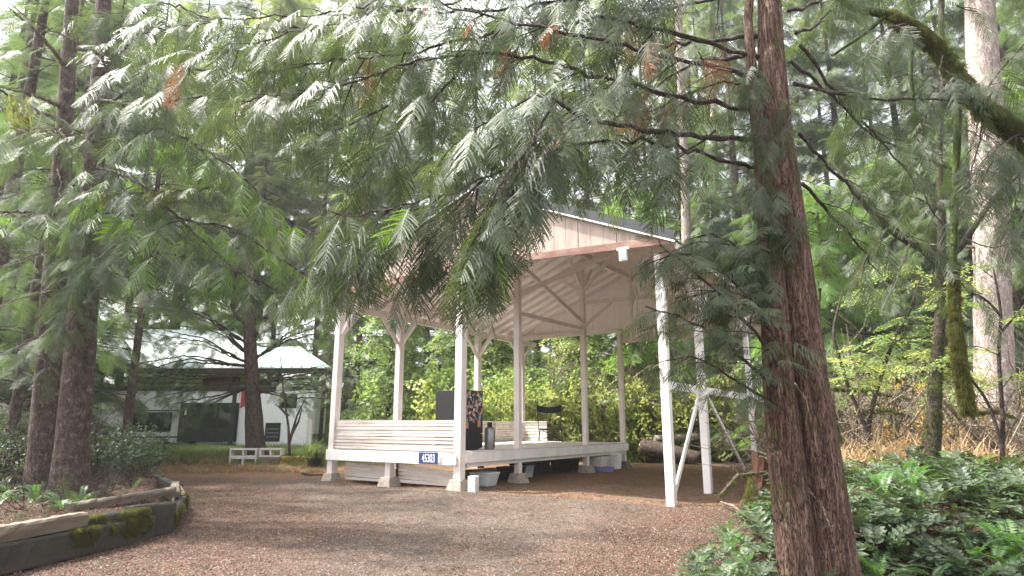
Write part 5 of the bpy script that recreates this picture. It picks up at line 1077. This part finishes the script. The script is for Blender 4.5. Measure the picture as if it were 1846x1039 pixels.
BM = [(bushmesh(i, 1500, .75, 1.0, .085), stemmesh(i, .75, 1.0)) for i in range(3)]
for k, (px, py, y, s, lab) in enumerate(((180, 860, 14.5, 1.1, 'dense glossy evergreen bush just right of the thick trunk'), (215, 850, 15.8, 1.2, 'glossy bush at the back right of the raised bed'), (40, 870, 14.2, 1.1, 'dark bush left of the straight trunk'), (-10, 880, 12.8, 1.2, 'dark bush at the left edge of the bed'),
        (240, 830, 17.5, 1.2, 'rounded bush at the far end of the raised bed'), (165, 815, 18, 1.2, 'taller bush between the thick trunk and the trailer'), (95, 850, 15.5, 1.2, 'bush seen between the two close trunks'), (190, 815, 20, 1.1, 'broad bush hiding the left end of the trailer'), (265, 800, 24, 1.1, 'small green bush below the trailer window'))):
    q = at(px, py, y); z = float(height(q[0], y)); t = empty('evergreen_bush', (float(q[0]), y, z - .05), k * 1.3, lab, 'bush', 'evergreen bushes behind the raised bed'); t.scale = (s, s, s * .95)
    obj('foliage', BM[k % 3][0], t); obj('stem', BM[k % 3][1], t)
# ferns and oregon grape
def frond_mesh(seed, pin=24, wmax=.13):
    r = np.random.default_rng(seed); V = []; F = []; arch = r.uniform(.55, .85)
    def c(t): return np.array([t * (1 - .18 * t), 0, .75 * t - arch * t * t])
    for i in range(pin):
        t = .12 + .86 * i / pin; p = c(t); d = unit(c(t + .02) - p); w_ = wmax * math.sin(math.pi * (.18 + .8 * (t - .1))) ** .8
        n = unit(np.cross(d, (0, 1, 0))) * -1
        for s in (-1, 1): rhomb(V, F, p, unit(d * .28 + np.array([0, s, 0]) + n * -.12 + r.normal(0, .04, 3)), n, w_ * r.uniform(.9, 1.1), .030)
    for i in range(8):
        a, b_ = c(i / 8), c((i + 1) / 8); k = len(V); q = np.array([0, .004, 0]); V += [a - q, a + q, b_ + q, b_ - q]; F.append((k, k + 1, k + 2, k + 3))
    return mesh_from('frond', V, F, M['fern'])
def grape_mesh(seed, mat='gloss'):
    r = np.random.default_rng(seed); V = []; F = []
    def c(t): return np.array([t * .9, 0, .55 * t - .62 * t * t])
    for i in range(6):
        t = .22 + .74 * i / 6; p = c(t); d = unit(c(t + .02) - p); n = unit(np.cross(d, (0, 1, 0))) * -1
        for s in (-1, 1):
            e = unit(d * .45 + np.array([0, s, 0]) + n * r.uniform(-.35, .1)); nn = unit(n + r.normal(0, .18, 3)); nn = unit(nn - e * (nn @ e)); sv = np.cross(nn, e); L = .23 * r.uniform(.8, 1.15); k = len(V)
            V += [p, p + e * L * .3 + sv * L * .24 - nn * .01, p + e * L * .7 + sv * L * .2 - nn * .012, p + e * L - nn * .03, p + e * L * .7 - sv * L * .2 - nn * .012, p + e * L * .3 - sv * L * .24 - nn * .01, p + e * L * .5 + nn * .012]
            F += [(k, k + 1, k + 6), (k + 1, k + 2, k + 6), (k + 2, k + 3, k + 6), (k + 3, k + 4, k + 6), (k + 4, k + 5, k + 6), (k + 5, k, k + 6)]
    rhomb(V, F, c(.96), unit(c(.98) - c(.96)), UP, .2, .11)
    for i in range(6):
        a, b_ = c(i / 6), c((i + 1) / 6); k = len(V); q = np.array([0, .005, 0]); V += [a - q, a + q, b_ + q, b_ - q]; F.append((k, k + 1, k + 2, k + 3))
    return mesh_from('leaf', V, F, M[mat])
FR = [frond_mesh(i) for i in range(4)]; GR = [grape_mesh(i) for i in range(5)]
rr_ = np.random.default_rng(77); done = 0
def plant(x, y, kind, s, nfr, label, group):
    z = float(height(x, y)); t = empty('sword_fern' if kind == 'f' else 'evergreen_shrub', (x, y, z), rr_.uniform(0, 6.28), label, 'fern' if kind == 'f' else 'shrub', group)
    for i in range(nfr):
        me = random.choice(FR if kind == 'f' else GR); o = bpy.data.objects.new('frond' if kind == 'f' else 'leaf', me); C.objects.link(o); o.parent = t
        a = 6.283 * i / nfr + rr_.uniform(-.3, .3); sc = s * rr_.uniform(.7, 1.15); o.rotation_euler = (rr_.uniform(-.2, .2), -rr_.uniform(-.25, .75), a); o.scale = (sc, sc, sc)
        if kind != 'f': o.location = (rr_.uniform(-.12, .12), rr_.uniform(-.12, .12), rr_.uniform(0, .32) * s * 1.6)
# right bank
pts = []
for _ in range(4000):
    x, y = rr_.uniform(1.0, 10), rr_.uniform(5.8, 12.5)
    if x < float(XR(y)) + (.15 if y < 9 else -.2) + (0 if y < 9 else .9): continue
    if abs(x) > y * .84 + .6: continue
    if (x - 3.0) ** 2 + (y - 6.05) ** 2 < .16 or (x - 4.35) ** 2 + (y - 11.2) ** 2 < .4: continue
    if any((x - a) ** 2 + (y - b_) ** 2 < (.30 if y < 9 else .38) ** 2 for a, b_ in pts): continue
    pts.append((x, y))
    if len(pts) > 210: break
for i, (x, y) in enumerate(pts):
    k = 'f' if rr_.random() < .45 else 'g'; near = x < float(XR(y)) + .8
    lab = ('arching sword fern' if k == 'f' else 'glossy leaved evergreen shrub')
    sx_ = 923 + 1137 * x / y
    lab += (' left of the cedar trunk' if sx_ < 1430 else (' just right of the cedar trunk' if sx_ < 1650 else ' toward the right edge')) + (', low on the bank' if y < 7.6 else (', on the crest' if y > 9.5 else ', halfway up the bank'))
    if i % 9 == 0: lab = 'larger ' + lab
    plant(x, y, k, (1.2 if i % 9 == 0 else 1) * (rr_.uniform(.22, .34) if near else rr_.uniform(.36, .52)) * (1.25 if k == 'f' else 1), 11 if k == 'f' else 12, lab, 'ferns and evergreen shrubs on the right bank')
for (px, py, y, lab) in ((60, 905, 9.9, 'small fern at the foot of the close pair of trunks, left'), (150, 880, 9.8, 'small pale fern in front of the thick left trunk'), (20, 850, 10.5, 'sword fern at the far left edge of the bed'), (110, 935, 9.0, 'low mossy fern behind the light timber'), (0, 900, 9.6, 'fern behind the timber at the left edge')):
    q = at(px, py, y); plant(float(q[0]), y, 'f', .42, 11, lab, 'ferns in the raised bed')
for (px, py, y, lab) in ((30, 800, 12.5, 'fern left of the straight trunk'), (570, 800, 27, 'grassy fern clump beside the left corner post')):
    q = at(px, py, y); plant(float(q[0]), y, 'f', .8 if y < 20 else 1.2, 14, lab, 'ferns in the clearing')
